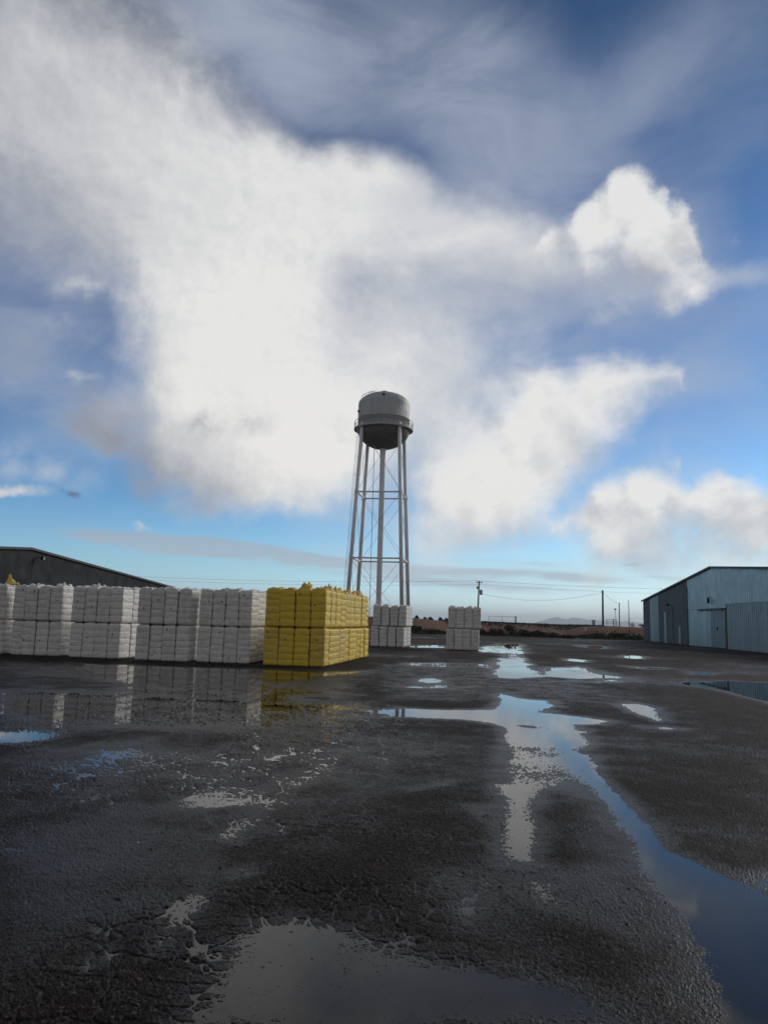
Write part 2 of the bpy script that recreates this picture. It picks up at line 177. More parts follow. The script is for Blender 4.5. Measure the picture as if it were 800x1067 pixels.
    rc = g.mix(g.ss(rn, .35, .6), k3(SKY['rear_a']), k3(SKY['rear_b']))
    col = g.mix(rear, col, rc)
    # unseen overhead, above the frame: darkened to dim the ground
    top = g.ss(el, 43, 60)
    col = g.mix(top, col, g.mix(g.ss(rn, .4, .65), k3(SKY['top_a']), k3(SKY['top_b'])))
    nt.links.new(col, bg.inputs[0])
    w.cycles.sampling_method = 'MANUAL'; w.cycles.sample_map_resolution = 512
    return w

SKY = dict(ramp=[(0, (.95, 1.38, 2.4)), (1.5, (.92, 1.28, 1.9)), (3.5, (.76, 1.14, 1.52)), (8, (.46, .82, 1.18)), (15, (.25, .53, .88)), (26, (.19, .385, .66)), (40, (.18, .31, .45)), (60, (.3, .38, .5))],
    veil_low=(.55, .64, .70), veil_high=(.36, .41, .52), white_low=(.87, .855, .83), white_high=(.82, .815, .80),
    streak_low=(.46, .55, .62), streak_high=(.37, .45, .55),
    grey=(.36, .38, .43), dark=(.27, .28, .33), relief=2.2, relief_soft=.9, op=dict(big=.93, col=.9, wedge=.97, low=.95, cum=.95),
    rear_a=(.12, .145, .20), rear_b=(.35, .34, .33), top_a=(.05, .07, .13), top_b=(.15, .16, .20))
# ------------------------------------------------------------------ camera
def build_camera():
    cd = bpy.data.cameras.new('camera'); cam = bpy.data.objects.new('camera', cd); SC.collection.objects.link(cam)
    p, a = R(7.95), R(1.6)
    r0 = Vector((1, 0, 0)); f = Vector((0, math.cos(p), math.sin(p))); u0 = Vector((0, -math.sin(p), math.cos(p)))
    r = math.cos(a) * r0 + math.sin(a) * u0; u = -math.sin(a) * r0 + math.cos(a) * u0
    M = Matrix((r, u, -f)).transposed().to_4x4(); M.translation = Vector((0, 0, 1.7))
    cam.matrix_world = M
    cd.sensor_fit = 'VERTICAL'; cd.sensor_height = 36; cd.lens = 36 * 806 / 1067
    cd.clip_start = .05; cd.clip_end = 60000
    SC.camera = cam
    SC.view_settings.view_transform = 'Standard'; SC.view_settings.look = 'None'; SC.view_settings.gamma = 1; SC.view_settings.exposure = 0
    SC.view_settings.use_curve_mapping = False
# ------------------------------------------------------------------ helpers
COL = SC.collection
def link(o, parent=None):
    COL.objects.link(o)
    if parent is not None: o.parent = parent
    return o
def tag(o, label=None, cat=None, group=None, kind=None):
    if label: o['label'] = label
    if cat: o['category'] = cat
    if group: o['group'] = group
    if kind: o['kind'] = kind
    return o
def empty(name, loc, rz=0.0, **k):
    o = bpy.data.objects.new(name, None); link(o); o.location = loc; o.rotation_euler = (0, 0, rz); o.empty_display_size = .3
    return tag(o, **k)
class MB:
    """collects boxes, tubes, lathes and sheets into one mesh"""
    def __init__(s): s.v = []; s.f = []
    def raw(s, v, f):
        b = len(s.v); s.v += [tuple(map(float, p)) for p in v]; s.f += [tuple(i + b for i in q) for q in f]; return s
    def box(s, c, sz, M=None):
        x, y, z = (q / 2 for q in sz)
        v = [Vector((sx * x, sy * y, sz_ * z)) for sx in (-1, 1) for sy in (-1, 1) for sz_ in (-1, 1)]
        if M is not None: v = [M @ p for p in v]
        v = [p + Vector(c) for p in v]
        return s.raw(v, [(0, 1, 3, 2), (4, 6, 7, 5), (0, 4, 5, 1), (2, 3, 7, 6), (0, 2, 6, 4), (1, 5, 7, 3)])
    def tube(s, pts, r, n=8, caps=True):
        pts = [Vector(p) for p in pts]; rs = r if isinstance(r, (list, tuple)) else [r] * len(pts)
        v = []; f = []
        for i, p in enumerate(pts):
            t = (pts[min(i + 1, len(pts) - 1)] - pts[max(i - 1, 0)]).normalized()
            a = t.cross(Vector((0, 0, 1)) if abs(t.z) < .95 else Vector((1, 0, 0))).normalized(); b = t.cross(a)
            for k in range(n):
                q = 2 * math.pi * k / n; v.append(p + (a * math.cos(q) + b * math.sin(q)) * rs[i])
        for i in range(len(pts) - 1):
            for k in range(n):
                f.append((i * n + k, i * n + (k + 1) % n, (i + 1) * n + (k + 1) % n, (i + 1) * n + k))
        if caps:
            f.append(tuple(reversed(range(n)))); f.append(tuple(range((len(pts) - 1) * n, len(pts) * n)))
        return s.raw(v, f)
    def ring(s, c, rad, r, n=48, m=6):
        v = []; f = []
        for i in range(n):
            a = 2 * math.pi * i / n
            for k in range(m):
                q = 2 * math.pi * k / m; rr = rad + r * math.cos(q)
                v.append((c[0] + rr * math.cos(a), c[1] + rr * math.sin(a), c[2] + r * math.sin(q)))
        for i in range(n):
            for k in range(m):
                j = (i + 1) % n; l = (k + 1) % m; f.append((i * m + k, j * m + k, j * m + l, i * m + l))
        return s.raw(v, f)
    def lathe(s, prof, c=(0, 0, 0), n=64):
        v = []; f = []
        for r, z in prof:
            for k in range(n):
                a = 2 * math.pi * k / n; v.append((c[0] + r * math.cos(a), c[1] + r * math.sin(a), c[2] + z))
        for i in range(len(prof) - 1):
            for k in range(n):
                l = (k + 1) % n; f.append((i * n + k, i * n + l, (i + 1) * n + l, (i + 1) * n + k))
        return s.raw(v, f)
    def build(s, name, mat, parent=None, smooth=False, loc=None):
        me = bpy.data.meshes.new(name); me.from_pydata(s.v, [], s.f); me.update()
        if mat is not None: me.materials.append(mat)
        if smooth:
            me.shade_smooth()
        o = bpy.data.objects.new(name, me); link(o, parent)
        if loc is not None: o.location = loc
        return o
def np_mesh(name, V, F, mat, smooth=True):
    me = bpy.data.meshes.new(name)
    me.vertices.add(len(V)); me.vertices.foreach_set('co', np.ascontiguousarray(V, dtype=np.float32).ravel())
    me.loops.add(F.size); me.loops.foreach_set('vertex_index', np.ascontiguousarray(F, dtype=np.int32).ravel())
    me.polygons.add(len(F)); me.polygons.foreach_set('loop_start', np.arange(0, F.size, F.shape[1], dtype=np.int32))
    me.update(calc_edges=True); me.materials.append(mat)
    if smooth: me.shade_smooth()
    o = bpy.data.objects.new(name, me); link(o); return o
def grid_faces(nr, nc):
    i = np.arange(nr - 1)[:, None] * nc + np.arange(nc - 1)[None, :]
    return np.stack([i, i + 1, i + nc + 1, i + nc], -1).reshape(-1, 4)
# hash noise on arrays
def hsh(ix, iy, seed):
    h = (ix.astype(np.int64) * 374761393 + iy.astype(np.int64) * 668265263 + seed * 1442695041) & 0xffffffff
    h = ((h ^ (h >> 13)) * 1274126177) & 0xffffffff
    h = ((h ^ (h >> 16)) * 2246822519) & 0xffffffff
    return ((h ^ (h >> 15)) & 0xffffff) / float(0xffffff)
def vn(x, y, seed=0):
    ix = np.floor(x); iy = np.floor(y); fx = x - ix; fy = y - iy
    fx = fx * fx * fx * (fx * (fx * 6 - 15) + 10); fy = fy * fy * fy * (fy * (fy * 6 - 15) + 10)
    a = hsh(ix, iy, seed); b = hsh(ix + 1, iy, seed); c = hsh(ix, iy + 1, seed); d = hsh(ix + 1, iy + 1, seed)
    return (a * (1 - fx) + b * fx) * (1 - fy) + (c * (1 - fx) + d * fx) * fy
def fb(x, y, seed=0, o=4, g=.5):
    t = 0; a = 1; n = 0
    for k in range(o):
        t = t + a * vn(x * 2 ** k + 17.3 * k, y * 2 ** k - 9.1 * k, seed + k); n += a; a *= g
    return t / n
def cells(x, y, seed=0):
    """distance to the nearest and second nearest jittered point, and the nearest one's random number"""
    ix = np.floor(x); iy = np.floor(y)
    d1 = np.full(x.shape, 9.0); d2 = np.full(x.shape, 9.0); r1 = np.zeros(x.shape)
    for ox in (-1, 0, 1):
        for oy in (-1, 0, 1):
            cx = ix + ox; cy = iy + oy
            px = cx + hsh(cx, cy, seed); py = cy + hsh(cx, cy, seed + 5)
            d = np.hypot(px - x, py - y); n = d < d1
            d2 = np.where(n, d1, np.minimum(d2, d)); r1 = np.where(n, hsh(cx, cy, seed + 9), r1); d1 = np.where(n, d, d1)
    return d1, d2, r1
def sst(x, a, b):
    t = np.clip((x - a) / (b - a), 0, 1); return t * t * (3 - 2 * t)

# ------------------------------------------------------------------ materials
def mat(name):
    m = bpy.data.materials.new(name); m.use_nodes = True; nt = m.node_tree; g = NG(nt)
    bs = nt.nodes['Principled BSDF']; return m, nt, g, bs
def pos(nt): return nt.nodes.new('ShaderNodeNewGeometry').outputs['Position']
def objc(nt): return nt.nodes.new('ShaderNodeTexCoord').outputs['Object']
def setc(g, bs, key, v):
    g._in(bs, bs.inputs.find(key), v)
def bump(g, nt, bs, h, strength, dist):
    b = nt.nodes.new('ShaderNodeBump'); b.inputs['Strength'].default_value = strength; b.inputs['Distance'].default_value = dist
    nt.links.new(h, b.inputs['Height']); nt.links.new(b.outputs[0], bs.inputs['Normal'])
def simple(name, col, rough=.6, metal=0.0, var=.15, sc=3.0, bmp=0.0):
    m, nt, g, bs = mat(name); p = objc(nt)
    n = g.noise(p, sc, 5, .6)
    f = g.ss(n, .25, .75, 1 - var, 1 + var, 'LINEAR')
    setc(g, bs, 'Base Color', g.vm('SCALE', g.comb(*[float(c) for c in col]), scale=f))
    setc(g, bs, 'Roughness', g.ss(g.noise(p, sc * 3, 4), .3, .7, max(.03, rough - .1), min(1, rough + .1))); bs.inputs['Metallic'].default_value = metal
    if bmp: bump(g, nt, bs, g.noise(p, sc * 8, 5), bmp, .02)
    return m
M = {}
def build_materials():
    # wet asphalt
    m, nt, g, bs = mat('wet_asphalt'); p = pos(nt); x, y, z = g.sep(p)
    big = g.noise(p, .22, 5, .6); mid = g.noise(p, 1.7, 6, .6); fine = g.noise(p, 55.0, 4, .7)
    stone = g.voro(p, 75.0, 'F1', 'Color'); sx, sy, sz = g.sep(stone)
    c = g.mix(g.ss(mid, .3, .7), (.011, .0088, .0072, 1), (.027, .0215, .0175, 1))
    # reddish silt washed over the far and right side of the yard
    silt = g.clamp(g.mul(g.ss(g.noise(p, .12, 6, .62), .40, .62), g.ss(g.add(g.mul(y, .012), g.mul(x, .05)), .15, .85)))
    c = g.mix(g.mul(silt, .8), c, (.066, .043, .030, 1))
    c = g.mix(g.ss(sx, .86, .97), c, (.075, .068, .062, 1))
    c = g.mix(1.0, c, g.comb(*[g.ss(fine, .3, .7, .62, 1.35)] * 3), 'MULTIPLY')
    dry = g.ss(g.add(z, g.mul(g.sub(mid, .5), .014)), .000, .024)
    c = g.mix(dry, g.mix(1.0, c, (.62, .62, .64, 1), 'MULTIPLY'), c)
    # thin pale silt left along the old wheel tracks
    track = g.mul(g.ss(g.noise(g.mapping(p, rot=(0, 0, R(14)), sc=(1.1, .16, 1)), 1.3, 6, .65), .52, .70), g.ss(g.noise(p, 24.0, 4, .7), .40, .62))
    c = g.mix(g.mul(track, .42), c, (.085, .076, .066, 1))
    setc(g, bs, 'Base Color', c)
    setc(g, bs, 'Roughness', g.add(g.ss(dry, 0, 1, .40, .76), g.mul(g.sub(mid, .5), .25)))
    bs.inputs['IOR'].default_value = 1.36; setc(g, bs, 'Specular IOR Level', g.ss(dry, 0, 1, .20, .07))
    h = g.add(g.mul(g.noise(p, 170.0, 3, .6), .7), g.add(g.mul(fine, .6), g.mul(g.voro(p, 95.0), -.7)))
    bump(g, nt, bs, h, .6, .005)
    M['asphalt'] = m
    m, nt, g, bs = mat('puddle_water'); p = pos(nt)
    bs.inputs['Base Color'].default_value = (.006, .0055, .005, 1); bs.inputs['Roughness'].default_value = .012; bs.inputs['IOR'].default_value = 1.23
    h = g.noise(g.mapping(p, sc=(1, .6, 1)), 2.2, 2, .5); bump(g, nt, bs, h, .06, .012)
    M['water'] = m
    # red-brown earth
    m, nt, g, bs = mat('red_earth'); p = pos(nt)
    n1 = g.noise(p, .35, 6, .6); n2 = g.noise(p, 4.0, 6, .65)
    c = g.mix(g.ss(n1, .3, .7), (.135, .068, .043, 1), (.195, .110, .074, 1))
    c = g.mix(g.ss(n2, .45, .75), c, (.085, .055, .040, 1))
    far = g.ss(g.sep(p)[1], 200, 600); c = g.mix(far, c, (.09, .075, .05, 1))
    setc(g, bs, 'Base Color', c); bs.inputs['Roughness'].default_value = .95; bs.inputs['Specular IOR Level'].default_value = .15
    bump(g, nt, bs, n2, .8, .2); M['earth'] = m
    # bale wrap
    for nm, c0, c1 in (('white_wrap', (.74, .72, .68), (.52, .50, .465)), ('yellow_wrap', (.78, .55, .05), (.55, .40, .13))):
        m, nt, g, bs = mat(nm); p = objc(nt); oi = nt.nodes.new('ShaderNodeObjectInfo'); rnd = oi.outputs['Random']
        q = g.vm('ADD', p, g.comb(g.mul(rnd, 37.0), g.mul(rnd, 91.0), 0.0))
        f = g.add(g.ss(g.noise(q, 5.0, 6, .6), .35, .75, 0, .75), g.mul(g.sub(rnd, .5), .55))
        c = g.mix(g.clamp(f), (*c0, 1), (*c1, 1))
        # lint, dust and scuffs along the tie bands
        sc = g.ss(g.noise(g.mapping(q, sc=(3, 3, 12)), 3.0, 5, .6), .60, .78, 0, .35)
        c = g.mix(sc, c, (.22, .20, .17, 1))
        setc(g, bs, 'Base Color', c); bs.inputs['Roughness'].default_value = .48
        bs.inputs['IOR'].default_value = 1.42
        h = g.add(g.noise(g.mapping(q, sc=(1, 1, 2.2)), 9.0, 6, .6, dist=.6), g.mul(g.noise(q, 42.0, 3, .6), .25))
        bump(g, nt, bs, h, .55, .035); M[nm] = m
    M['tag'] = simple('tag_print', (.025, .023, .025), .6)
    # painted steel of the water tower
    m, nt, g, bs = mat('tower_paint'); p = objc(nt)
    st = g.noise(g.mapping(p, sc=(1.6, 1.6, .10)), 2.0, 5, .6); n = g.noise(p, .7, 5, .6)
    c = g.mix(g.ss(st, .45, .75), (.42, .42, .415, 1), (.33, .33, .325, 1)); c = g.mix(g.ss(n, .4, .75, 0, .35), c, (.47, .475, .47, 1))
    ru = g.mul(g.ss(g.noise(g.mapping(p, sc=(2.2, 2.2, .16)), 2.4, 6, .7), .60, .72), g.ss(g.sep(p)[2], 36.5, 31.2))
    c = g.mix(g.mul(ru, .5), c, (.13, .085, .06, 1))
    setc(g, bs, 'Base Color', c); bs.inputs['Roughness'].default_value = .55; M['tower'] = m
    m, nt, g, bs = mat('leg_paint'); p = objc(nt); n = g.noise(g.mapping(p, sc=(1, 1, .25)), 3.0, 5, .6)
    setc(g, bs, 'Base Color', g.mix(g.ss(n, .35, .75), (.82, .82, .82, 1), (.68, .675, .67, 1))); bs.inputs['Roughness'].default_value = .5; M['leg'] = m
    M['bowl'] = simple('bowl_shade_tone', (.115, .115, .112), .6, 0, .25, .8)  # underside shade deepened in the colour, darker than the tank wall
    M['rail'] = simple('rail_steel', (.45, .45, .45), .5)
    M['rod'] = simple('rod_steel', (.16, .16, .17), .55)
    # corrugated sheets: streaks run down, each sheet has its own tone
    def sheet(nm, a, b, metal, rough, width=.9, streak=.5):
        m, nt, g, bs = mat(nm); p = objc(nt); X, Y, Z = g.sep(p)
        idx = g.m('FLOOR', g.m('DIVIDE', X, width)); row = g.m('FLOOR', g.m('DIVIDE', Z, 3.1))
        wn = nt.nodes.new('ShaderNodeTexWhiteNoise'); wn.noise_dimensions = '2D'
        nt.links.new(g.comb(idx, row, 0.0), wn.inputs['Vector'])
        s = g.noise(g.mapping(p, sc=(1, 1, .07)), 3.2, 6, .65); n = g.noise(p, .8, 5, .6)
        f = g.clamp(g.add(g.add(g.mul(g.sub(wn.outputs[0], .5), .55), g.mul(g.sub(s, .5), 2.2 * streak)), g.add(g.mul(g.sub(n, .5), 1.0), .5)))
        c = g.mix(f, (*a, 1), (*b, 1))
        rust = g.mul(g.ss(g.noise(g.mapping(p, sc=(1, 1, .25)), 1.7, 6, .7), .62, .75), g.ss(Z, 2.6, .1))
        c = g.mix(g.mul(rust, .35), c, (.10, .06, .04, 1))
        setc(g, bs, 'Base Color', c); bs.inputs['Metallic'].default_value = metal
        setc(g, bs, 'Roughness', g.ss(n, .3, .7, rough - .08, rough + .1)); M[nm] = m
    sheet('galvanised_sheet', (.30, .42, .44), (.46, .58, .60), .55, .42)
    sheet('weathered_sheet', (.25, .345, .365), (.41, .52, .54), .5, .45, .8, .8)
    sheet('rusted_sheet', (.080, .100, .110), (.135, .160, .170), .1, .6)
    sheet('dark_sheet', (.006, .008, .010), (.011, .014, .017), .0, .85)
    sheet('door_sheet', (.16, .22, .25), (.26, .33, .36), .4, .45)
    M['dark'] = simple('dark_metal', (.02, .02, .022), .5, 0.2)
    M['roof'] = simple('roof_sheet', (.30, .32, .33), .5, .5, .2, .6)
    M['trim'] = simple('trim_metal', (.035, .038, .042), .6, .1)
    M['wood'] = simple('weathered_wood', (.060, .048, .040), .85, 0, .3, 2)
    M['galv'] = simple('galvanised_steel', (.42, .44, .45), .45, .5)
    M['wire'] = simple('wire_black', (.03, .03, .03), .6)
    M['whitep'] = simple('white_paint', (.70, .70, .68), .5)
    M['glass'] = simple('lamp_glass', (.30, .32, .33), .15)
    M['greyp'] = simple('grey_paint', (.32, .34, .35), .5)
    M['feather'] = simple('dark_feather', (.03, .028, .027), .8)
    for nm, a, b in (('leaf_green', (.020, .034, .012), (.050, .068, .022)), ('leaf_dark', (.026, .030, .015), (.052, .050, .028))):
        m, nt, g, bs = mat(nm); n = g.noise(pos(nt), 3.0, 4)
        setc(g, bs, 'Base Color', g.mix(g.ss(n, .3, .7), (*a, 1), (*b, 1))); bs.inputs['Roughness'].default_value = .7; M[nm] = m
    M['rock'] = simple('mountain_rock', (.16, .13, .11), .95, 0, .3, .004)

# ------------------------------------------------------------------ ground
def pool_sdf(x, y, poly):
    px = np.array([p[0] for p in poly]); py = np.array([p[1] for p in poly]); n = len(poly)
    d = np.full(x.shape, 1e9); s = np.ones(x.shape)
    for i in range(n):
        j = i - 1
        ex, ey = px[j] - px[i], py[j] - py[i]; wx, wy = x - px[i], y - py[i]
        t = np.clip((wx * ex + wy * ey) / (ex * ex + ey * ey + 1e-12), 0, 1)
        bx, by = wx - ex * t, wy - ey * t; d = np.minimum(d, bx * bx + by * by)
        c1 = y >= py[i]; c2 = y < py[j]; c3 = ex * wy > ey * wx
        fl = (c1 & c2 & c3) | (~c1 & ~c2 & ~c3); s = np.where(fl, -s, s)
    return s * np.sqrt(d)
def yard_height(x, y):
    dist = np.hypot(x, y)
    # the shores wander
    wx = x + (fb(x * .9, y * .45, 3, 4) - .5) * (.08 + .016 * dist); wy = y + (fb(x * .9 + 40, y * .45, 8, 4) - .5) * (.12 + .04 * dist)
    h = 17.0 + (fb(x * .22, y * .16, 21, 4) - .5) * 18
    for tgt, poly in PUDDLES:
        xs = [p[0] for p in poly]; ys = [p[1] for p in poly]
        mrg = .6 + .12 * max(ys)
        k = (x > min(xs) - mrg) & (x < max(xs) + mrg) & (y > min(ys) - mrg) & (y < max(ys) + mrg)
        if not k.any(): continue
        ym = sum(ys) / len(ys); film = 0 < tgt
        w = (.15 + .026 * ym) * (3.0 if 4 < tgt < 9 else .5 if 0 < tgt < 1.6 else 2.2 if 0 < tgt < 4 else 1.0)
        sd = pool_sdf(wx[k], wy[k], poly)
        a = sst(-sd, -w * .7, w)
        tg = tgt if tgt > 0 else tgt * (.55 + .45 * sst(np.array(ym), 10, 30)); h[k] = h[k] * (1 - a) + tg * a
    near = sst(dist, 26, 8)
    h = h + (fb(x * 2.3, y * 2.3, 31, 3) - .5) * 7 + (fb(x * 11, y * 11, 37, 2) - .5) * 2.5 + (fb(x * 28, y * 28, 39, 2) - .5) * 2.6
    h = h + (vn(x * 70, y * 70, 41) - .5) * 3.6 + (vn(x * 150, y * 150, 43) - .5) * 4.2
    # alligator cracking of the old paving, chiefly on the left
    k = dist < 24
    xx = x[k]; yy = y[k]
    cx = xx * 2.6 + (fb(xx * 3, yy * 3, 51, 3) - .5) * 1.1; cy = yy * 2.2 + (fb(xx * 3 + 9, yy * 3, 55, 3) - .5) * 1.1
    d1, d2, _ = cells(cx, cy, 61)
    zone = sst(fb(xx * .35, yy * .35, 71, 3), .34, .52) * sst(xx, 1.4, -.4) * sst(dist[k], 24, 12)
    h[k] -= 11.5 * zone * (1 - sst(d2 - d1, .012, .042 + .003 * dist[k]))
    d1, d2, _ = cells(xx * 7.5 + fb(xx * 6, yy * 6, 81, 2), yy * 7.5, 63)
    h[k] -= 7 * zone * (1 - sst(d2 - d1, .02, .12))
    # loose gravel
    gz = .45 + .55 * sst(fb(xx * .8, yy * .8, 91, 3), .42, .62)
    for sc, amp, thr, sd_ in ((52, 3.6, .62, 101), (95, 3.2, .45, 111), (24, 8.0, .968, 121)):
        d1, d2, r = cells(xx * sc, yy * sc, sd_)
        h[k] += amp * np.sqrt(np.clip(1 - (d1 / .42) ** 2, 0, 1)) * np.clip((r - thr) / (1 - thr) * 1.4, 0, 1) * gz * near[k]
    return np.minimum(h, 34) * .001
def build_ground():
    kk = np.concatenate([np.arange(1150, 500, -1.6), np.arange(500, 40, -.85), np.arange(40, 12.6, -.4)])
    Yr = 806 * 1.7 / kk
    t = np.concatenate([np.linspace(-1.4, -.64, 150), np.linspace(-.635, .635, 1400), np.linspace(.64, 1.4, 150)])   # finest where it is seen
    yy = np.repeat(Yr[:, None], len(t), 1); xx = yy * t[None, :]
    zz = yard_height(xx.ravel(), yy.ravel())
    V = np.stack([xx.ravel(), yy.ravel(), zz], -1)
    o = np_mesh('asphalt_yard', V, grid_faces(len(Yr), len(t))[:, ::-1], M['asphalt']); tag(o, kind='structure')
    y0, y1 = 1.2, 108.0
    w = MB().raw([(-1.4 * y0, y0, 0), (1.4 * y0, y0, 0), (1.4 * y1, y1, 0), (-1.4 * y1, y1, 0)], [(0, 1, 2, 3)]).build('puddle_water', M['water']); tag(w, kind='structure')
    # the earth round the yard: a bank behind it, then the plain
    ys = np.concatenate([[-60, -20, 0, 40, 80], np.arange(98, 170, 1.0), np.arange(170, 420, 12), np.linspace(420, 15600, 60)])
    xs = np.concatenate([-np.geomspace(6500, 90, 26), np.arange(-88, 100, 1.0), np.geomspace(100, 7500, 28)])
    X, Y = np.meshgrid(xs, ys)
    n = fb(X * .11, Y * .11, 201, 4) - .5; n2 = fb(X * .7, Y * .7, 205, 3) - .5
    toe = 106 + (fb(X * .06, Y * 0, 209, 2) - .5) * 8 - 7 * sst(X, -20, 5) * sst(X, 12, 4)
    top = 1.78 + .35 * sst(X, 16, 0) - .15 * sst(X, 20, 34)
    Z = -.06 + .22 * sst(Y, 99, 104) + (top - .16) * sst(Y, toe + 3, toe + 20) - .25 * sst(Y, 134, 148) - .4 * sst(Y, 220, 600)
    Z = Z + sst(Y, 102, 112) * (n * .35 + n2 * .14) * (1 - .75 * sst(Y, 150, 400))
    m = sst(X, 24, 31) * sst(X, 58, 44) * sst(Y, 104, 112) * sst(Y, 126, 117)
    Z = np.maximum(Z, np.where(m > 0, -.05 + 1.62 * m + m * (n * .5 + n2 * .22), -9))
    Z = np.where(Y > 600, 1.1, Z)
    o = np_mesh('ground', np.stack([X.ravel(), Y.ravel(), Z.ravel()], -1), grid_faces(len(ys), len(xs)), M['earth']); tag(o, kind='structure')
    global GZ
    def GZ(x, y):
        i = int(np.clip(np.searchsorted(ys, y) - 1, 0, len(ys) - 2)); j = int(np.clip(np.searchsorted(xs, x) - 1, 0, len(xs) - 2))
        fy = (y - ys[i]) / (ys[i + 1] - ys[i]); fx = (x - xs[j]) / (xs[j + 1] - xs[j])
        return float((Z[i, j] * (1 - fx) + Z[i, j + 1] * fx) * (1 - fy) + (Z[i + 1, j] * (1 - fx) + Z[i + 1, j + 1] * fx) * fy)
    # mountains
    k = 2.333; mx = np.linspace(1080, 2600, 260); my = np.linspace(5800, 6500, 30)
    A, B = np.meshgrid(mx, my)
    xp = [1080, 1230, 1250, 1290, 1343, 1390, 1440, 1500, 1580, 1660, 1750, 1850, 1930, 2100, 2300, 2600]; zp = [0, 4, 22, 40, 56, 52, 48, 53, 46, 44, 45, 40, 36, 30, 24, 10]
    ridge = np.interp(A, xp, zp) + (fb(A * .012, B * .012, 303, 4) - .5) * 15
    prof = sst(B, 5800, 6050) * sst(B, 6500, 6150)
    o = np_mesh('mountains', np.stack([A.ravel() * k, B.ravel() * k, (1.0 + k * np.maximum(ridge, 0) * prof * (.8 + .4 * fb(A * .03, B * .03, 307, 3))).ravel()], -1), grid_faces(30, 260), M['rock']); tag(o, kind='structure')

# ------------------------------------------------------------------ cotton bales
YA = R(9.3); U = Vector((math.cos(YA), -math.sin(YA), 0)); VV = Vector((math.sin(YA), math.cos(YA), 0)); O = Vector((-1.94, 27.29, 0))
BHS = dict(white=1.285, yellow=1.33)
def bale_mesh(name, w, d, mt, seed, BH, bands=6):
    rs = np.random.RandomState(seed); nr, npr = 66, 56
    # rounded-rectangle outline
    per = []; cr = .038
    hw, hd = w / 2 - cr, d / 2 - cr
    for cx, cy, a0 in ((hw, -hd, -90), (hw, hd, 0), (-hw, hd, 90), (-hw, -hd, 180)):
        for k in range(5): a = R(a0 + 90 * k / 4); per.append((cx + cr * math.cos(a), cy + cr * math.sin(a), math.cos(a), math.sin(a)))
        nx = 9
        nxt = {(-90): (hw, hd), 0: (-hw, hd), 90: (-hw, -hd), 180: (hw, -hd)}[a0]
        dx, dy = math.cos(R(a0 + 90)), math.sin(R(a0 + 90))
        sx, sy = cx + cr * dx, cy + cr * dy; ex, ey = nxt[0] + cr * dx, nxt[1] + cr * dy
        for k in range(1, nx): per.append((sx + (ex - sx) * k / nx, sy + (ey - sy) * k / nx, dx, dy))
    per = np.array(per); n = len(per)
    ts = np.linspace(0, 1, nr); V = []
    ph = rs.uniform(0, 50, 4); bj = np.concatenate([[0], np.cumsum(rs.uniform(.85, 1.15, bands))]); bj /= bj[-1]
    for t in ts:
        i = min(np.searchsorted(bj, t, 'right') - 1, bands - 1); q = (t - bj[i]) / (bj[i + 1] - bj[i])
        bul = .024 * max(0, math.sin(math.pi * np.clip(q, 0, 1))) ** .34 - .015
        end = min(t, 1 - t) * BH; shr = -.055 * (1 - min(1, end / .06)) ** 2
        lean = (rs.uniform(-1, 1)) * .0
        al = np.arange(n) / n * (2 * (w + d))
        wr = (fb(al * 9 + ph[0], np.full(n, t * 16 + ph[1]), seed, 3) - .5) * .022 + (fb(al * 3 + ph[2], np.full(n, t * 3), seed + 7, 2) - .5) * .020
        off = bul + shr + wr
        V += [(per[k, 0] + per[k, 2] * off[k], per[k, 1] + per[k, 3] * off[k], t * BH) for k in range(n)]
    F = []
    for i in range(nr - 1):
        for k in range(n):
            l = (k + 1) % n; F.append((i * n + k, i * n + l, (i + 1) * n + l, (i + 1) * n + k))
    for base, sgn in ((0, -1), ((nr - 1) * n, 1)):
        prev = [base + k for k in range(n)]
        for s in (.75, .4):
            st = len(V); zz = V[base][2] + sgn * .012
            for k in range(n): V.append((V[base + k][0] * s, V[base + k][1] * s, zz + sgn * rs.uniform(0, .012)))
            cur = [st + k for k in range(n)]
            for k in range(n):
                l = (k + 1) % n
                q = (prev[k], prev[l], cur[l], cur[k]); F.append(q if sgn > 0 else q[::-1])
            prev = cur
        F.append(tuple(prev) if sgn > 0 else tuple(reversed(prev)))
    b = MB().raw(V, F); me = bpy.data.meshes.new(name); me.from_pydata(b.v, [], b.f); me.update(); me.materials.append(mt); me.shade_smooth()
    front = [(v[0], v[1], v[2]) for v in V if v[1] < -d / 2 + .06]
    return me, front
def bag_end_mesh(name, w, d, mt, seed, hgt):
    """the loose gathered end of the bag on top of a bale"""
    n1, n2 = 15, 19; x = np.linspace(-w / 2, w / 2, n1); y = np.linspace(-d / 2, d / 2, n2); X, Y = np.meshgrid(x, y)
    rs = np.random.RandomState(seed); Z = np.zeros(X.shape) + .004
    for _ in range(9):
        cx, cy = rs.uniform(-w / 2, w / 2), rs.uniform(-d / 2, d / 2); sx = rs.uniform(.05, .13); hh = rs.uniform(.25, 1) * hgt
        Z += hh * np.exp(-((X - cx) ** 2 + (Y - cy) ** 2) / (sx * sx))
    Z += (fb(X * 22, Y * 22, seed, 2) - .4) * hgt * .8
    edge = np.minimum(w / 2 - np.abs(X), d / 2 - np.abs(Y)); Z = Z * sst(edge, 0, .05) - .02 * (1 - sst(edge, 0, .04))
    X = X + (fb(X * 17 + 5, Y * 17, seed + 3, 2) - .5) * .05; Y = Y + (fb(X * 17, Y * 17 + 8, seed + 4, 2) - .5) * .05
    me = bpy.data.meshes.new(name); me.from_pydata(np.stack([X.ravel(), Y.ravel(), Z.ravel()], -1).tolist(), [], grid_faces(n2, n1).tolist()); me.update(); me.materials.append(mt)
    return me
NUM = ['leftmost', 'second from left', 'second from right', 'rightmost']
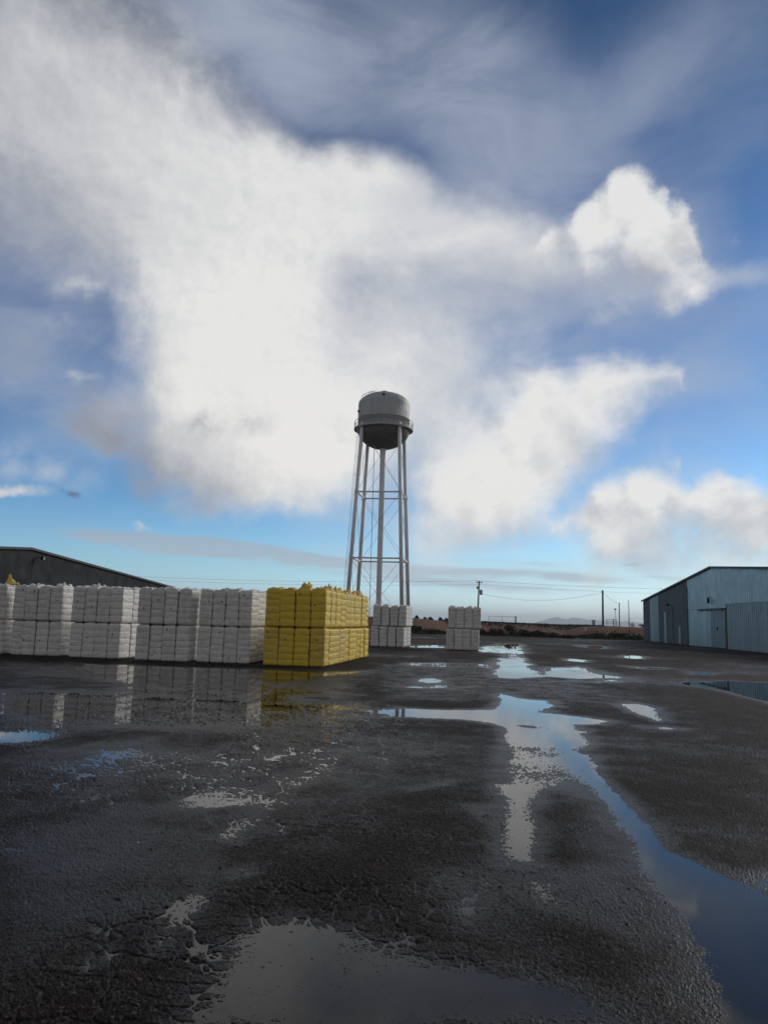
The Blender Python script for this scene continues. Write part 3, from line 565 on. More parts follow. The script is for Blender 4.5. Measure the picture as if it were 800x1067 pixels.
ORD = ['front', 'second', 'third', 'fourth', 'fifth', 'sixth', 'seventh', 'eighth', 'ninth', 'tenth']
def build_bales():
    rnd = random.Random(5)
    kit = {}
    for kind, w in (('white', .476), ('yellow', .518)):
        mt = M[kind + '_wrap']
        kit[kind] = dict(body=[bale_mesh(kind + '_bale', w, .84, mt, 11 + 7 * i + (50 if kind == 'yellow' else 0), BHS[kind], 5 + i % 2) for i in range(5)],
            end=[bag_end_mesh('bag_end', w * .96, .80, mt, 31 + i, (.065 if kind == 'white' else .06)) for i in range(4)],
            big=[bag_end_mesh('bag_end', w * .9, .70, mt, 71 + i, .19 if kind == 'yellow' else .11) for i in range(3)])
    tm = MB().box((0, 0, 0), (.042, .008, .055)).build('tag', M['tag']); tagme = tm.data; bpy.data.objects.remove(tm)
    def bale(kind, uv, z, rz, label, group, top, tagp=.6, big=False):
        BH = BHS[kind]; i = rnd.randrange(5); me, front = kit[kind]['body'][i]
        o = bpy.data.objects.new('cotton_bale', me); link(o); p = O + U * uv[0] + VV * uv[1]
        o.location = (p.x, p.y, z); o.rotation_euler = (rnd.uniform(-.008, .008), rnd.uniform(-.013, .013), -YA + rz + rnd.uniform(-.02, .02)); o.scale = (rnd.uniform(.97, 1.02), 1, rnd.uniform(.982, 1.012))
        tag(o, label, 'cotton bale', group)
        if rnd.random() < tagp:
            tx = rnd.uniform(-.16, .16); tz = BH * rnd.choice([.58, .70, .86, .90, .16, .45])
            v = min(front, key=lambda q: (q[0] - tx) ** 2 + (q[2] - tz) ** 2)
            t = bpy.data.objects.new('tag', tagme); link(t, o); t.location = (v[0], v[1] - .002, v[2]); t.rotation_euler = (0, rnd.uniform(-.3, .3), 0)
        if top:
            e = bpy.data.objects.new('bag_end', rnd.choice(kit[kind]['big'] if big else kit[kind]['end'])); link(e, o); e.location = (0, 0, BH + .012); e.rotation_euler = (0, 0, rnd.choice([0, math.pi]) + rnd.uniform(-.05, .05))
        return o
    def row(kind, u_right, v0, pitch, deep, where, group, side='right', up_shift=0.0, bigs=(), z0=.012, ncol=4, col0=0, inner=0):
        for layer in (0, 1):
            ln = ('bottom', 'top')[layer]; z = z0 + layer * (BHS[kind] + .022)
            for c in range(ncol):           # 0 = rightmost
                for k in range(deep):
                    edge = (c == 0) if side == 'right' else (c == ncol - 1)
                    if k > 0 and not edge and k > inner: continue
                    u = u_right - pitch * (c + .5) + layer * up_shift + rnd.uniform(-.012, .012); v = v0 + .42 + .855 * k + rnd.uniform(-.03, .03)
                    if k: u += rnd.uniform(-.03, .03)
                    cn = NUM[3 - c] if k == 0 else side + ' side'
                    pos_ = f'{ln} layer, {cn} of the front row' if k == 0 else f'{ln} layer, {ORD[k]} from front on {side} side'
                    if k > 0 and not edge: pos_ = f'{ln} layer, second row deep, {NUM[3 - c]}'
                    bale(kind, (u, v), z, rnd.uniform(-.012, .012), f'{kind} bale, {where}: {pos_}', group, layer == 1, .62 if k == 0 else 0, big=(c, k) in bigs)
    row('yellow', 0.0, 0.0, .552, 10, 'yellow stack', 'bales in the yellow stack', bigs=((1, 0), (0, 1), (0, 3), (0, 5), (0, 6), (0, 8)), inner=0)
    row('white', -2.75, .25, .505, 3, 'stack beside yellow', 'bales in the white stack beside the yellow one')
    row('white', -5.0, .05, .505, 3, 'stack two left of yellow', 'bales in the second white stack left of the yellow')
    row('white', -7.72, .2, .505, 4, 'stack three left of yellow', 'bales in the third white stack left of the yellow', bigs=((2, 0),))
    row('white', -10.2, .35, .51, 4, 'stack four left of yellow', 'bales in the fourth white stack left of the yellow', bigs=((2, 0), (0, 0)))
    row('white', -12.6, .45, .505, 4, 'stack at left edge', 'bales in the white stack at the left edge', ncol=2)
    # two stacks further down the yard
    def uv(x, y): d = Vector((x, y, 0)) - O; return d.dot(U), d.dot(VV)
    u, v = uv(1.51, 49.6); row('white', u, v, .548, 4, 'small stack before tower', 'bales in the white stack before the water tower', up_shift=.12, bigs=((2, 0),))
    u, v = uv(5.98, 47.6); row('white', u, v, .503, 2, 'lone stack right of tower', 'bales in the lone white stack right of the tower', side='left', up_shift=.10, bigs=((3, 0),))
    # a scrap of yellow wrap on the stack at the left edge
    sc = bag_end_mesh('wrap_scrap', .55, .4, M['yellow_wrap'], 5, .16)
    s = bpy.data.objects.new('wrap_scrap', sc); link(s); p = O + U * -12.95 + VV * 1.2; s.location = (p.x, p.y, .03 + 2 * BHS['white'] + .10); s.rotation_euler = (0, 0, .4)
    tag(s, 'crumpled yellow plastic scrap lying on top of white bales at left', 'plastic scrap')

# ------------------------------------------------------------------ water tower
def build_tower():
    t = empty('water_tower', (-.43, 119, 0), label='tall grey water tower with domed tank on four splayed legs', cat='water tower')
    rleg = lambda z: 6.0 - .0605 * z
    ang = [math.atan2(-18.1, -24.6), math.atan2(-24.6, 18.1), math.atan2(18.1, 24.6), math.atan2(24.6, -18.1)]
    L = lambda k, z: Vector((rleg(z) * math.cos(ang[k % 4]), rleg(z) * math.sin(ang[k % 4]), z))
    rt = 4.08; z0 = 31.35
    prof = [(0.02, 28.25)]
    for k in range(1, 17):
        a = math.pi / 2 * k / 16; prof.append((rt * math.sin(a), z0 - 3.1 * math.cos(a)))
    prof += [(rt, 32.9), (rt + .012, 32.9), (rt + .012, 32.98), (rt, 32.98), (rt, 35.2)]
    for k in range(1, 15):
        a = math.pi / 2 * k / 14; prof.append((max(.02, rt * math.cos(a)), 35.2 + 2.15 * math.sin(a)))
    m = MB().lathe(prof, n=96)
    tank = MB().lathe(prof[16:], n=96).build('tank', M['tower'], t, smooth=True)
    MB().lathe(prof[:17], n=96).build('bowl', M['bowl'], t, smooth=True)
    sm = MB()
    for a in (-1.75, -.55, .7, 2.2, 3.6):
        sm.box((rt * math.cos(a), rt * math.sin(a), 33.9), (.03, .05, 2.3), Matrix.Rotation(a, 3, 'Z'))
    sm.build('weld_seam', M['tower'], tank)
    v = MB().lathe([(.02, .42), (.45, .36), (.5, .2), (.32, .18), (.32, -.1)], (0, 0, 37.3), 24); v.build('roof_vent', M['tower'], tank, smooth=True)
    hr = MB()
    for s_ in (-.3, .3):
        pts = [Vector((math.cos(-2.7) * r, math.sin(-2.7) * r, zz)) + Vector((math.sin(2.7), math.cos(2.7), 0)) * s_ for r, zz in ((4.2, 33.0), (4.2, 35.4), (3.75, 36.45), (2.7, 37.1), (1.6, 37.45))]
        hr.tube(pts, .035, 6)
    hr.build('roof_handrail', M['rail'], tank)
    MB().box((-.1, -3.72, 36.05), (.35, .4, .35)).build('roof_hatch', M['dark'], tank)
    MB().box((-3.95, -1.45, 33.9), (.35, .3, .25)).build('antenna', M['dark'], tank)
    b = MB().lathe([(rt - .05, 31.22), (4.66, 31.22), (4.66, 31.42), (rt - .05, 31.42)], n=96); bal = b.build('balcony', M['tower'], t)
    r = MB()
    for zz in (31.95, 32.5): r.ring((0, 0, zz), 4.6, .032, 96, 6)
    for k in range(32):
        a = 2 * math.pi * k / 32; r.tube([(4.6 * math.cos(a), 4.6 * math.sin(a), 31.42), (4.6 * math.cos(a), 4.6 * math.sin(a), 32.5)], .03, 6)
    r.build('railing', M['rail'], bal)
    for k in range(4):
        lg = MB().tube([L(k, 0), L(k, 16), L(k, 31.9)], .29, 20); o = lg.build('leg', M['leg'], t, smooth=True)
        f = MB()
        for zz in (10.85, 20.95): 
            d = L(k, zz); f.tube([L(k, zz - .22), L(k, zz + .22)], .345, 20)
        f.build('leg_collar', M['leg'], o, smooth=False)
    MB().lathe([(.42, 0), (.42, 27.0), (.46, 28.0), (.60, 28.5)], n=28).build('riser_pipe', M['leg'], t, smooth=True)
    for zz in (10.85, 20.95):
        for k in range(4):
            MB().tube([L(k, zz), L(k + 1, zz)], .125, 10).build('strut', M['leg'], t, smooth=True)
    for za, zb in ((.4, 10.7), (11.0, 20.8), (21.1, 31.0)):
        for k in range(4):
            for e in (0, 1):
                MB().tube([L(k + e, za), L(k + 1 - e, zb)], .022, 6).build('tie_rod', M['rod'], t)
    # ladder up the outer side of one leg
    ld = MB(); off = Vector((math.cos(ang[0]), math.sin(ang[0]), 0)); sd = Vector((-off.y, off.x, 0)); side = (off * .15 - Vector((.48, 0, 0)))
    for s_ in (-.2, .2): ld.tube([L(0, 1.5) + side + sd * s_, L(0, 31.3) + side + sd * s_], .022, 6)
    zz = 1.8
    while zz < 31.2:
        ld.tube([L(0, zz) + side - sd * .2, L(0, zz) + side + sd * .2], .013, 5); zz += .32
    zz = 2.5
    while zz < 31:
        ld.tube([L(0, zz), L(0, zz) + side], .03, 5); zz += 3.0
    ld.build('ladder', M['rail'], t)
    pi = MB().tube([(-1.35, -1.2, 0), (-1.35, -1.2, 28.6), (-1.35, -1.2, 29.2)], .045, 8); pi.build('overflow_pipe', M['rail'], t)

# ------------------------------------------------------------------ warehouses
def corr(s0, s1, zlo, zhi, out, amp, pitch, step=.0625):
    """ribbed sheet standing along +x (local), ribs out to -y; zlo / zhi are numbers or functions of x"""
    n = max(2, int(round((s1 - s0) / step)) + 1); v = []; f = []
    for i in range(n):
        x = s0 + (s1 - s0) * i / (n - 1); ph = (x / pitch) % 1.0
        r = sst(np.array(ph), .08, .22) * sst(np.array(ph), .62, .48)
        y = -out - amp * float(r)
        a = zlo(x) if callable(zlo) else zlo; b = zhi(x) if callable(zhi) else zhi
        v += [(x, y, a), (x, y, b)]
    for i in range(n - 1): f.append((2 * i, 2 * i + 2, 2 * i + 3, 2 * i + 1))
    k = len(v); v += [(s0, .0, zlo(s0) if callable(zlo) else zlo), (s0, .0, zhi(s0) if callable(zhi) else zhi), (s1, .0, zlo(s1) if callable(zlo) else zlo), (s1, .0, zhi(s1) if callable(zhi) else zhi)]
    f += [(k, 0, 1, k + 1), (2 * n - 2, k + 2, k + 3, 2 * n - 1)]
    return MB().raw(v, f)
def warehouse(name, org, direc, length, peak, he0, hp, he1, depth, label, mats):
    """local x runs along the gable wall, -y faces the yard"""
    rz = math.atan2(direc[1], direc[0]); t = empty(name, org, rz, label=label, cat='warehouse')
    roof = lambda x: he0 + (hp - he0) * x / peak if x <= peak else hp + (he1 - hp) * (x - peak) / (length - peak)
    # the frame box behind the sheets: back and side walls
    MB().raw([(0.02, .02, -.1), (length - .02, .02, -.1), (length - .02, .02, he1 - .05), (peak, .02, hp - .05), (.02, .02, he0 - .05)], [(0, 1, 2, 3, 4)]).build('gable_wall', mats['back'], t)
    MB().raw([(.02, depth, -.1), (length, depth, -.1), (length, depth, he1 - .05), (peak, depth, hp - .05), (.02, depth, he0 - .05)], [(4, 3, 2, 1, 0)]).build('rear_wall', mats['side'], t)
    for x, h in ((0.0, he0), (length, he1)):
        MB().raw([(x, .02, -.1), (x, depth, -.1), (x, depth, h - .04), (x, .02, h - .04)], [(0, 1, 2, 3)]).build('side_wall', mats['side'], t)
    e = .22
    for xa, ha, xb, hb in ((-.25, he0 - .025, peak, hp), (peak, hp, length + .25, he1 - .02)):
        MB().raw([(xa, -e, ha), (xb, -e, hb), (xb, depth + .1, hb), (xa, depth + .1, ha), (xa, -e, ha + .05), (xb, -e, hb + .05), (xb, depth + .1, hb + .05), (xa, depth + .1, ha + .05)],
            [(3, 2, 1, 0), (4, 5, 6, 7), (0, 1, 5, 4), (2, 3, 7, 6), (1, 2, 6, 5), (3, 0, 4, 7)]).build('roof', M['roof'], t)
        MB().raw([(xa, -e - .03, ha - .13), (xb, -e - .03, hb - .13), (xb, -e - .03, hb + .06), (xa, -e - .03, ha + .06), (xa, -e - .004, ha - .13), (xb, -e - .004, hb - .13), (xb, -e - .004, hb + .06), (xa, -e - .004, ha + .06)],
            [(0, 1, 2, 3), (7, 6, 5, 4), (0, 4, 5, 1), (3, 2, 6, 7)]).build('roof_trim', M['trim'], t)
    return t, roof
def build_warehouses():
    d = Vector((-2.9, -36.8, 0)).normalized()
    t, roof = warehouse('metal_warehouse', (32.9, 97.8, 0), d, 54.0, 25.2, 5.0, 7.5, 5.4, 45, 'long galvanised metal warehouse with patched dark and silver sheets at right', dict(back=M['dark'], side=M['weathered_sheet']))
    top = lambda x: roof(x) - .06
    G, W, K = M['galvanised_sheet'], M['weathered_sheet'], M['rusted_sheet']
    corr(0, 3.2, 0, top, .04, .03, .3).build('wall_panel', K, t)
    corr(3.2, 7.0, 0, top, .05, .02, .3).build('wall_panel', W, t)
    corr(7.0, 17.9, 3.5, top, .055, .025, .3).build('wall_panel', K, t)
    corr(7.0, 17.9, 0, 3.5, .035, .025, .3).build('wall_panel', K, t)
    corr(9.3, 10.1, .0, 3.5, .075, .015, .2).build('patch_sheet', W, t)
    corr(14.6, 15.3, .05, 1.9, .075, .015, .2).build('patch_sheet', W, t)
    corr(17.9, 28.75, 3.62, top, .085, .010, .4).build('wall_panel', G, t)
    corr(17.9, 21.9, 0, 3.6, .06, .018, .4).build('wall_panel', G, t)
    corr(28.75, 54, 3.95, top, .085, .012, .4).build('wall_panel', G, t)
    corr(29.05, 54, .0, 3.93, .06, .055, .42, .03).build('wall_panel', W, t)
    # sliding doors on a rail
    dl = corr(21.7, 24.75, .05, 3.42, .10, .02, .4); dl.build('sliding_door', G, t)
    do = corr(24.78, 28.6, .05, 3.45, .12, .022, .4); do = do.build('sliding_door', M['door_sheet'], t)
    MB().box((26.6, -.17, 1.75), (.10, .05, .28)).build('handle', M['dark'], do)
    MB().box((25.2, -.20, 3.52), (7.6, .08, .10)).build('door_rail', M['dark'], t)
    tr = MB()
    for x in (22.2, 24.2, 25.3, 28.1): tr.box((x, -.19, 3.44), (.12, .06, .18))
    tr.build('door_hanger', M['dark'], t)
    MB().box((28.83, -.10, 1.7), (.28, .06, 3.4)).build('door_gap_shade', M['dark'], t)  # dark strip standing in for the shade inside the open slot
    MB().box((17.9, -.125, 3.0), (.14, .05, 5.9)).build('corner_flashing', M['trim'], t)
    lw = MB().box((24.9, -.30, 4.35), (.16, .2, .5)); lw.box((24.9, -.2, 4.68), (.06, .25, .06)); lw = lw.build('wall_lamp', M['dark'], t)
    fl = MB().tube([(12.6, -.05, 4.1), (12.6, -.55, 4.3)], .03, 8); fl.box((12.6, -.62, 4.18), (.34, .22, .28)); fl = fl.build('flood_lamp', M['dark'], t)
    MB().box((12.6, -.70, 4.03), (.26, .12, .03)).build('lamp_glass', M['glass'], fl)
    MB().tube([(12.6, -.07, 4.1), (12.6, -.07, .4)], .025, 6).build('conduit', M['dark'], t)
    # base sill
    MB().box((27, -.03, .06), (53.9, .05, .14)).build('base_sill', M['trim'], t)
    # left warehouse: the gable looks to the right, so x runs away from the camera
    d = Vector((.0992, .995, 0)).normalized(); s0 = Vector((-29.5, 64.5, 0)); e = Vector((-26.2, 97.6, 0)); half = (e - s0).length
    # local -y must face +X: run from the near corner to the far one
    org = s0 - d * 24.0
    t, roof = warehouse('dark_warehouse', org, d, 24.0 + half, 24.0, 5.0, 6.84, 5.04, 45, 'dark slate metal warehouse rising behind the white bales at left', dict(back=M['dark'], side=M['dark_sheet']))
    top = lambda x: roof(x) - .06
    corr(0, 15.2, 0, top, .05, .013, .3).build('wall_panel', M['dark_sheet'], t)
    corr(15.2, 29.0, 0, top, .06, .013, .3).build('wall_panel', M['dark_sheet'], t)
    corr(29.0, 24 + half, 0, top, .05, .013, .3).build('wall_panel', M['dark_sheet'], t)
    fl = MB().tube([(25.2, -.05, 6.1), (25.2, -.5, 6.25)], .03, 8); fl.box((25.2, -.6, 6.1), (.3, .25, .3)); fl = fl.build('flood_lamp', M['dark'], t)
    MB().box((25.2, -.70, 6.08), (.22, .09, .22)).build('lamp_glass', M['glass'], fl)

# ------------------------------------------------------------------ things beyond the yard
def sagged(a, b, sag, n=24):
    a, b = Vector(a), Vector(b); return [a.lerp(b, i / n) - Vector((0, 0, sag * 4 * (i / n) * (1 - i / n))) for i in range(n + 1)]
def build_far():
    # utility pole with transformer
    p = Vector((18.75, 150, 0)); zb = GZ(p.x, p.y) - .3
    t = empty('utility_pole', (p.x, p.y, zb), label='wooden utility pole with crossarm and transformer behind the lone bale stack', cat='utility pole')
    hz = 9.75 - zb
    MB().tube([(-.25, 0, 0), (0, 0, hz)], [.17, .12], 12).build('pole', M['wood'], t, smooth=True)
    c = MB().box((0, -.14, hz - .35), (1.5, .1, .12), Matrix.Rotation(.5, 3, 'Z')).build('crossarm', M['wood'], t)
    i = MB()
    for s in (-.6, .05, .62): i.lathe([(.02, .3), (.06, .25), (.04, .18), (.07, .1), (.04, 0)], (s * math.cos(.5), -.14 + s * math.sin(.5), hz - .29), 10)
    i.build('insulator', M['greyp'], c)
    MB().lathe([(.02, 1.0), (.24, .95), (.28, .9), (.28, 0), (.02, -.02)], (.38, -.1, hz - 2.7), 20).build('transformer', M['greyp'], t, smooth=True)
    b = MB().box((-.32, -.1, hz - 1.35), (.35, .25, .5)); b.box((-.15, -.1, hz - 1.3), (.35, .06, .06)); b.build('switch_box', M['greyp'], t)
    # dark bare pole
    zb = GZ(42.6, 150) - .3
    q = MB().tube([(0, 0, 0), (0, 0, 8.58 - zb)], [.20, .17], 12).build('bare_pole', M['wood'], None, True, (42.6, 150, zb)); tag(q, 'tall dark bare wooden pole standing on the red earth mound', 'pole')
    q = MB().tube([(0, 0, 0), (0, 0, 6.27 - zb)], [.10, .08], 10).build('service_post', M['wood'], None, True, (45.9, 150.4, zb)); tag(q, 'shorter wooden post ending the sagging wire beyond the mound', 'post')
    q = MB().tube([(0, 0, 0), (0, 0, 6.87 - zb)], [.09, .07], 10).build('steel_mast', M['galv'], None, True, (47.6, 150, zb)); tag(q, 'thin pale steel mast nearest the right warehouse', 'mast')
    t = empty('yard_lamp', (45.0, 150, zb), label='small lamp on a thin post beyond the red mound', cat='lamp post')
    MB().tube([(0, 0, 0), (0, 0, 4.9 - zb)], .045, 8).build('post', M['galv'], t)
    MB().lathe([(.02, .16), (.22, .1), (.25, 0), (.18, -.14), (.02, -.18)], (0, 0, 5.0 - zb), 16).build('lamp_head', M['greyp'], t, True)
    # wires
    def wire(name, pts, r, label): tag(MB().tube(pts, r, 5).build(name, M['wire']), label, 'wire')
    wire('power_line', sagged((-75, 150, 9.6), (18.2, 149.5, 9.7), 1.1, 40) + sagged((18.3, 149.5, 9.7), (90, 150, 9.9), .7, 40), .018, 'long upper power line crossing the sky over the pole top')
    wire('power_line', sagged((-75, 150, 8.9), (18.9, 149.6, 9.0), 1.0, 40) + sagged((19.0, 149.6, 9.0), (90, 150, 9.0), .8, 40), .014, 'faint lower power line running beneath the upper one')
    wire('service_wire', sagged((19.05, 149.9, 7.3), (42.6, 149.9, 8.2), 1.45), .020, 'sagging service wire between transformer pole and dark bare pole')
    wire('service_wire', sagged((42.7, 150, 8.2), (45.9, 150.4, 6.1), .35), .020, 'short drooping wire from dark bare pole to shorter post')
    # chain-link cage on the bank
    zf = GZ(23, 150)
    t = empty('chain_link_fence', (20.67, 150, zf), label='pale chain link fence section on the bank with dark end post', cat='fence')
    hf = 3.05 - zf
    for x in (0, 2.55): MB().tube([(x, 0, -.2), (x, 0, hf)], .045, 8).build('post', M['galv'], t)
    MB().box((5.17, 0, hf / 2 - .05), (.20, .2, hf + .3)).build('end_post', M['wood'], t)
    r = MB(); r.tube([(0, 0, hf - .04), (5.1, 0, hf - .04)], .035, 6); r.tube([(0, 0, hf * .45), (5.1, 0, hf * .45)], .02, 6); r.build('rail', M['galv'], t)
    ms = MB(); s = .16
    for k in range(int((5.1 + hf) / s)):
        x0 = k * s - hf
        for fl in (0, 1):
            a, b = max(0, x0), min(5.1, x0 + hf)
            if b - a < .05: continue
            za, zb_ = (a - x0), (b - x0)
            if fl: za, zb_ = hf - za, hf - zb_
            ms.tube([(a, .0, za), (b, .0, zb_)], .006, 3, False)
    ms.build('mesh', M['galv'], t)
    # pipe frame
    zb = GZ(44, 150)
    t = empty('pipe_frame', (43.2, 149.6, zb - .1), label='open pipe frame fence beyond the mound beside dark pole', cat='fence')
    for k, x in enumerate((0, 1.3, 1.9)): MB().tube([(x, 0, 0), (x, 0, 3.2 - zb)], .05 if k != 1 else .075, 8).build('post', M['dark'] if k else M['galv'], t)
    MB().tube([(0, 0, 3.1 - zb), (1.9, 0, 3.1 - zb)], .035, 8).build('rail', M['galv'], t)
    MB().tube([(0, 0, 1.0), (1.9, 0, 1.0)], .03, 8).build('rail', M['galv'], t)
    # cabinet, tank, marker
    t = empty('metal_cabinet', (40.8, 150, GZ(40.8, 150) - .05), label='upright grey metal cabinet left of the dark bare pole', cat='cabinet')
    MB().box((0, 0, .72), (.5, .45, 1.44)).build('body', M['greyp'], t); MB().box((0, -.235, .75), (.40, .02, 1.25)).build('door', M['galv'], t); MB().box((0, 0, 1.47), (.58, .52, .05)).build('lid', M['galv'], t)
    t = empty('water_tank', (45.4, 141, GZ(45.4, 141) - .02), label='squat white tank on the earth near right warehouse', cat='tank')
    MB().lathe([(.02, .86), (.25, .84), (.40, .74), (.44, .65), (.44, 0)], n=24).build('tank_body', M['whitep'], t, True)
    MB().lathe([(.02, .95), (.12, .94), (.12, .84)], n=14).build('lid', M['greyp'], t)
    t = empty('marker_sign', (28.4, 108.5, GZ(28.4, 108.5)), label='tiny white marker board on the face of the red mound', cat='sign')
    MB().tube([(0, .04, -.1), (0, .04, .8)], .03, 6).build('post', M['wood'], t); MB().box((0, 0, .68), (.26, .02, .42)).build('board', M['whitep'], t)
    # shrubs
    rnd = random.Random(9)
    def leafy(name, x, y, rx, ry, h, mt, n, label, cat, group):
        m = MB(); zb = GZ(x, y) - .05 if y > 100 else -.03
        lobes = [(rnd.uniform(-.6, .6) * rx, rnd.uniform(-.5, .5) * ry, rnd.uniform(.35, .75) * h, rnd.uniform(.3, .55)) for _ in range(7)]
        for k in range(n):
            lx, ly, lz, lr = rnd.choice(lobes)
            while True:
                a = Vector((rnd.uniform(-1, 1), rnd.uniform(-1, 1), rnd.uniform(-1, 1)))
                if .15 < a.length < 1: break
            c = Vector((lx + a.x * lr * rx, ly + a.y * lr * ry, max(.02, lz + a.z * lr * h * .8)))
            s = rnd.uniform(.035, .075); q = Vector((rnd.uniform(-1, 1), rnd.uniform(-1, 1), rnd.uniform(-.6, 1))).normalized(); w = q.cross(Vector((rnd.uniform(-1, 1), rnd.uniform(-1, 1), .3))).normalized()
            m.raw([c - q * s * 1.6, c + w * s, c + q * s * 1.8, c - w * s], [(0, 1, 2, 3)])
        t = empty(name, (x, y, zb), label=label, cat=cat, group=group)
        m.build('foliage', mt, t)
        st = MB()
        for k in range(6):
            lx, ly, lz, lr = rnd.choice(lobes); st.tube([(rnd.uniform(-.1, .1), rnd.uniform(-.1, .1), -.05), (lx * .5, ly * .5, lz * .5), (lx, ly, lz)], [.03, .02, .008], 5)
        st.build('stem', M['wood'], t)
    SH = [(4.9, 103, 1.0, .8, 1.05, 'leaf_green', 'rounded dark shrub right beside the stack before the tower'), (6.4, 102.5, 1.1, .8, .70, 'leaf_green', 'low green shrub second right of the stack before the tower'), (7.9, 103.5, .9, .8, .55, 'leaf_green', 'lowest green shrub midway between the two small bale stacks'), (9.6, 103, .9, .8, .75, 'leaf_green', 'green shrub just left of the lone bale stack'),
        (13.3, 103, 1.0, .8, .80, 'leaf_dark', 'dark shrub just right of the lone bale stack'), (15.2, 102.5, 1.4, .9, 1.0, 'leaf_dark', 'broad dark shrub left of the tallest one on the bank'), (17.3, 103.5, 1.5, 1.0, 1.45, 'leaf_dark', 'tallest dark shrub below the chain link fence'), (18.9, 102.5, 1.2, .9, .95, 'leaf_dark', 'dark shrub right against the tallest one'), (20.5, 102.0, 1.1, .9, .85, 'leaf_dark', 'dark shrub in the middle of the right-hand run'), (22.0, 101, 1.3, .9, .80, 'leaf_dark', 'dark shrub near the right end of the long run'), (23.6, 100.5, 1.2, .8, .55, 'leaf_dark', 'last low dark shrub ending the long run'),
        (27.2, 104, 1.2, .7, .45, 'leaf_green', 'low green weed clump at the left foot of the mound'), (29.4, 103.5, 1.5, .8, .65, 'leaf_green', 'green weed clump before the middle of the mound'), (31.4, 103.2, 1.5, .9, .85, 'leaf_green', 'tallest green weed clump before the mound'), (33.0, 102.2, 1.3, .8, .65, 'leaf_green', 'green weed clump beside the right warehouse corner')]
    for x, y, rx, ry, h, mt, lb in SH: leafy('shrub', x, y, rx, ry, h, M[mt], 900, lb, 'shrub', 'shrubs along the edge of the yard')
    BU = [(5.9, 131, .5, .75, 'small dark bush on the bank nearest the tower stack'), (7.3, 131, .4, .5, 'smallest dark bush on the bank left of the lone stack'), (8.4, 132, .55, .6, 'middle dark bush on the bank top'), (9.9, 131, .45, .7, 'upright dark bush on the bank top'), (11.0, 131.5, .4, .55, 'dark bush on the bank close to the lone stack'), (33.6, 121, 1.6, .8, 'sprawling dark bush at the left shoulder of the mound'), (46.5, 138, 1.3, .7, 'dark bush on top of the mound near the tank')]
    for x, y, r, h, lb in BU: leafy('bush', x, y, r, r, h, M['leaf_dark'], 420, lb, 'bush', 'bushes on top of the bank')
    # dry dark weeds along the crest and green ground cover at its foot
    def cover(name, mt, n, fx, hh):
        m = MB()
        for _ in range(n):
            x, y = fx(); z = GZ(x, y); h = hh * rnd.uniform(.4, 1.2); a = rnd.uniform(0, 6.28); w = rnd.uniform(.05, .14)
            l = Vector((rnd.uniform(-.4, .4), rnd.uniform(-.4, .4), 0)) * h; d = Vector((math.cos(a), math.sin(a), 0)) * w; c = Vector((x, y, z - .02))
            m.raw([c - d, c + d, c + l + d * .3 + Vector((0, 0, h)), c + l - d * .3 + Vector((0, 0, h))], [(0, 1, 2, 3)])
        tag(m.build(name, mt), kind='stuff')
    cover('dry_weeds', M['leaf_dark'], 5500, lambda: (rnd.uniform(10, 36), rnd.gauss(128, 4)), .22)
    cover('ground_cover', M['leaf_green'], 9000, lambda: (rnd.uniform(4, 36) if rnd.random() < .6 else rnd.uniform(26, 35), rnd.gauss(104, 1.6)), .20)
    # three birds far up
    for (x, y, z), a, lb in (((21.4, 150, 24.1), .4, 'lowest tiny dark bird gliding before the cloud right of the tower'), ((35.8, 150, 32.8), 1.2, 'highest tiny dark bird flying before the bright cloud'), ((46.9, 150, 29.2), -.5, 'rightmost tiny dark bird flying above the low cloud')):
        m = MB(); m.tube([(-.22, 0, 0), (-.08, 0, .02), (.1, 0, .02), (.2, 0, .04), (.26, 0, .03)], [.012, .05, .06, .035, .01], 8)
        m.raw([(-.24, -.05, 0), (-.24, .05, 0), (-.1, .02, .01), (-.1, -.02, .01), (-.24, -.05, .012), (-.24, .05, .012), (-.1, .02, .022), (-.1, -.02, .022)], [(3, 2, 1, 0), (4, 5, 6, 7), (0, 1, 5, 4), (1, 2, 6, 5), (2, 3, 7, 6), (3, 0, 4, 7)])
        b = m.build('bird', M['feather'], None, True, (x, y, z)); b.rotation_euler = (0, 0, a); b.scale = (.6, .6, .6); tag(b, lb, 'bird', 'birds in the sky')
        for s in (-1, 1):
            w = MB(); pr = [(.10, .04, .03), (.12, .28, .13), (.04, .52, .10), (-.03, .50, .10), (-.04, .26, .12), (-.07, .04, .02)]
            pr = [(p[0], p[1] * s, p[2]) for p in pr]; lo = [(p[0], p[1], p[2] - .012) for p in pr]; n = 6
            w.raw(pr + lo, [tuple(range(n)), tuple(reversed(range(n, 2 * n)))] + [(i, (i + 1) % n, n + (i + 1) % n, n + i) for i in range(n)]); w.build('wing', M['feather'], b)

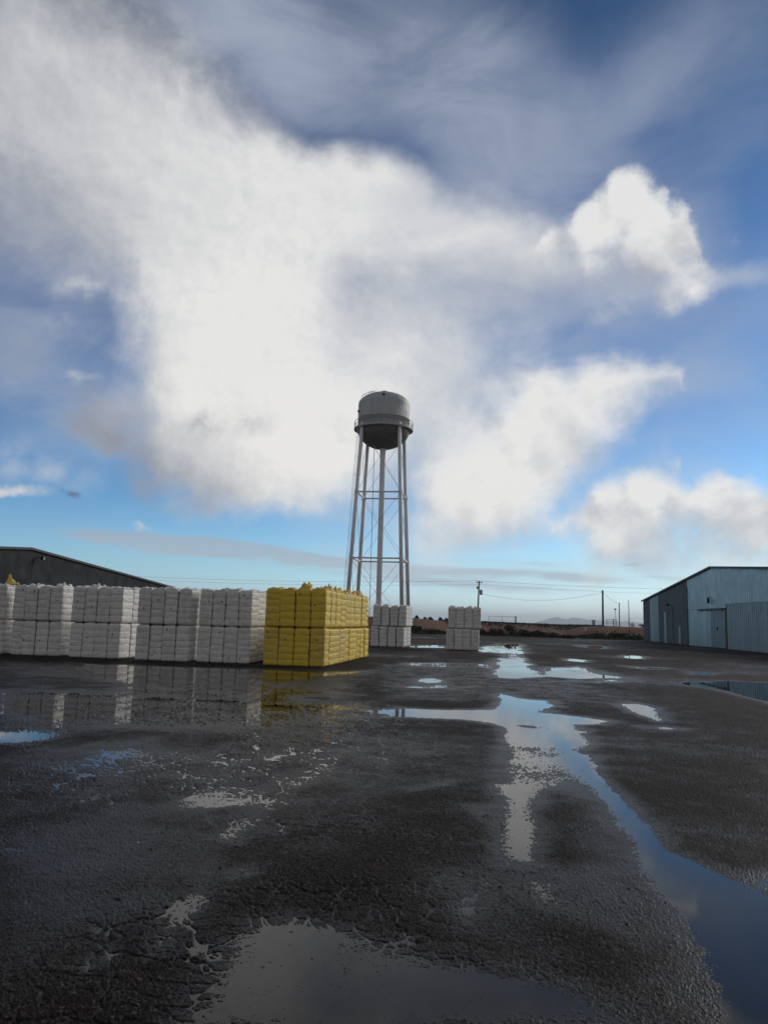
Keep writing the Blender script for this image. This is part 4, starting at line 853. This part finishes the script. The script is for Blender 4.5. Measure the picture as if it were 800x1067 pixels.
def build_haze():
    m = bpy.data.materials.new('haze_air'); m.use_nodes = True; nt = m.node_tree; nt.nodes.clear()
    o = nt.nodes.new('ShaderNodeOutputMaterial'); v = nt.nodes.new('ShaderNodeVolumePrincipled'); v.inputs['Density'].default_value = HAZE; v.inputs['Color'].default_value = (.84, .93, 1.0, 1)
    v.inputs['Anisotropy'].default_value = 0.25
    nt.links.new(v.outputs[0], o.inputs['Volume'])
    b = MB().box((500, 7870, 78), (14400, 15900, 164)).build('haze', m); tag(b, kind='stuff')
HAZE = 1.2e-4
def build_sun():
    l = bpy.data.lights.new('sun', 'SUN'); l.energy = 1.6; l.angle = R(22); l.color = (1.0, .93, .82)
    o = bpy.data.objects.new('sun', l); link(o); a, e = R(SUN_AZ), R(SUN_EL)
    d = Vector((math.sin(a) * math.cos(e), math.cos(a) * math.cos(e), math.sin(e))); o.rotation_euler = d.to_track_quat('Z', 'Y').to_euler(); o.location = d * 200
def main():
    random.seed(3)
    build_camera(); build_world(); build_materials(); build_ground(); build_bales(); build_tower(); build_warehouses(); build_far(); build_sun()
    if HAZE: build_haze()
    SC.cycles.max_bounces = 6; SC.cycles.volume_bounces = 0; SC.cycles.use_denoising = True
main()
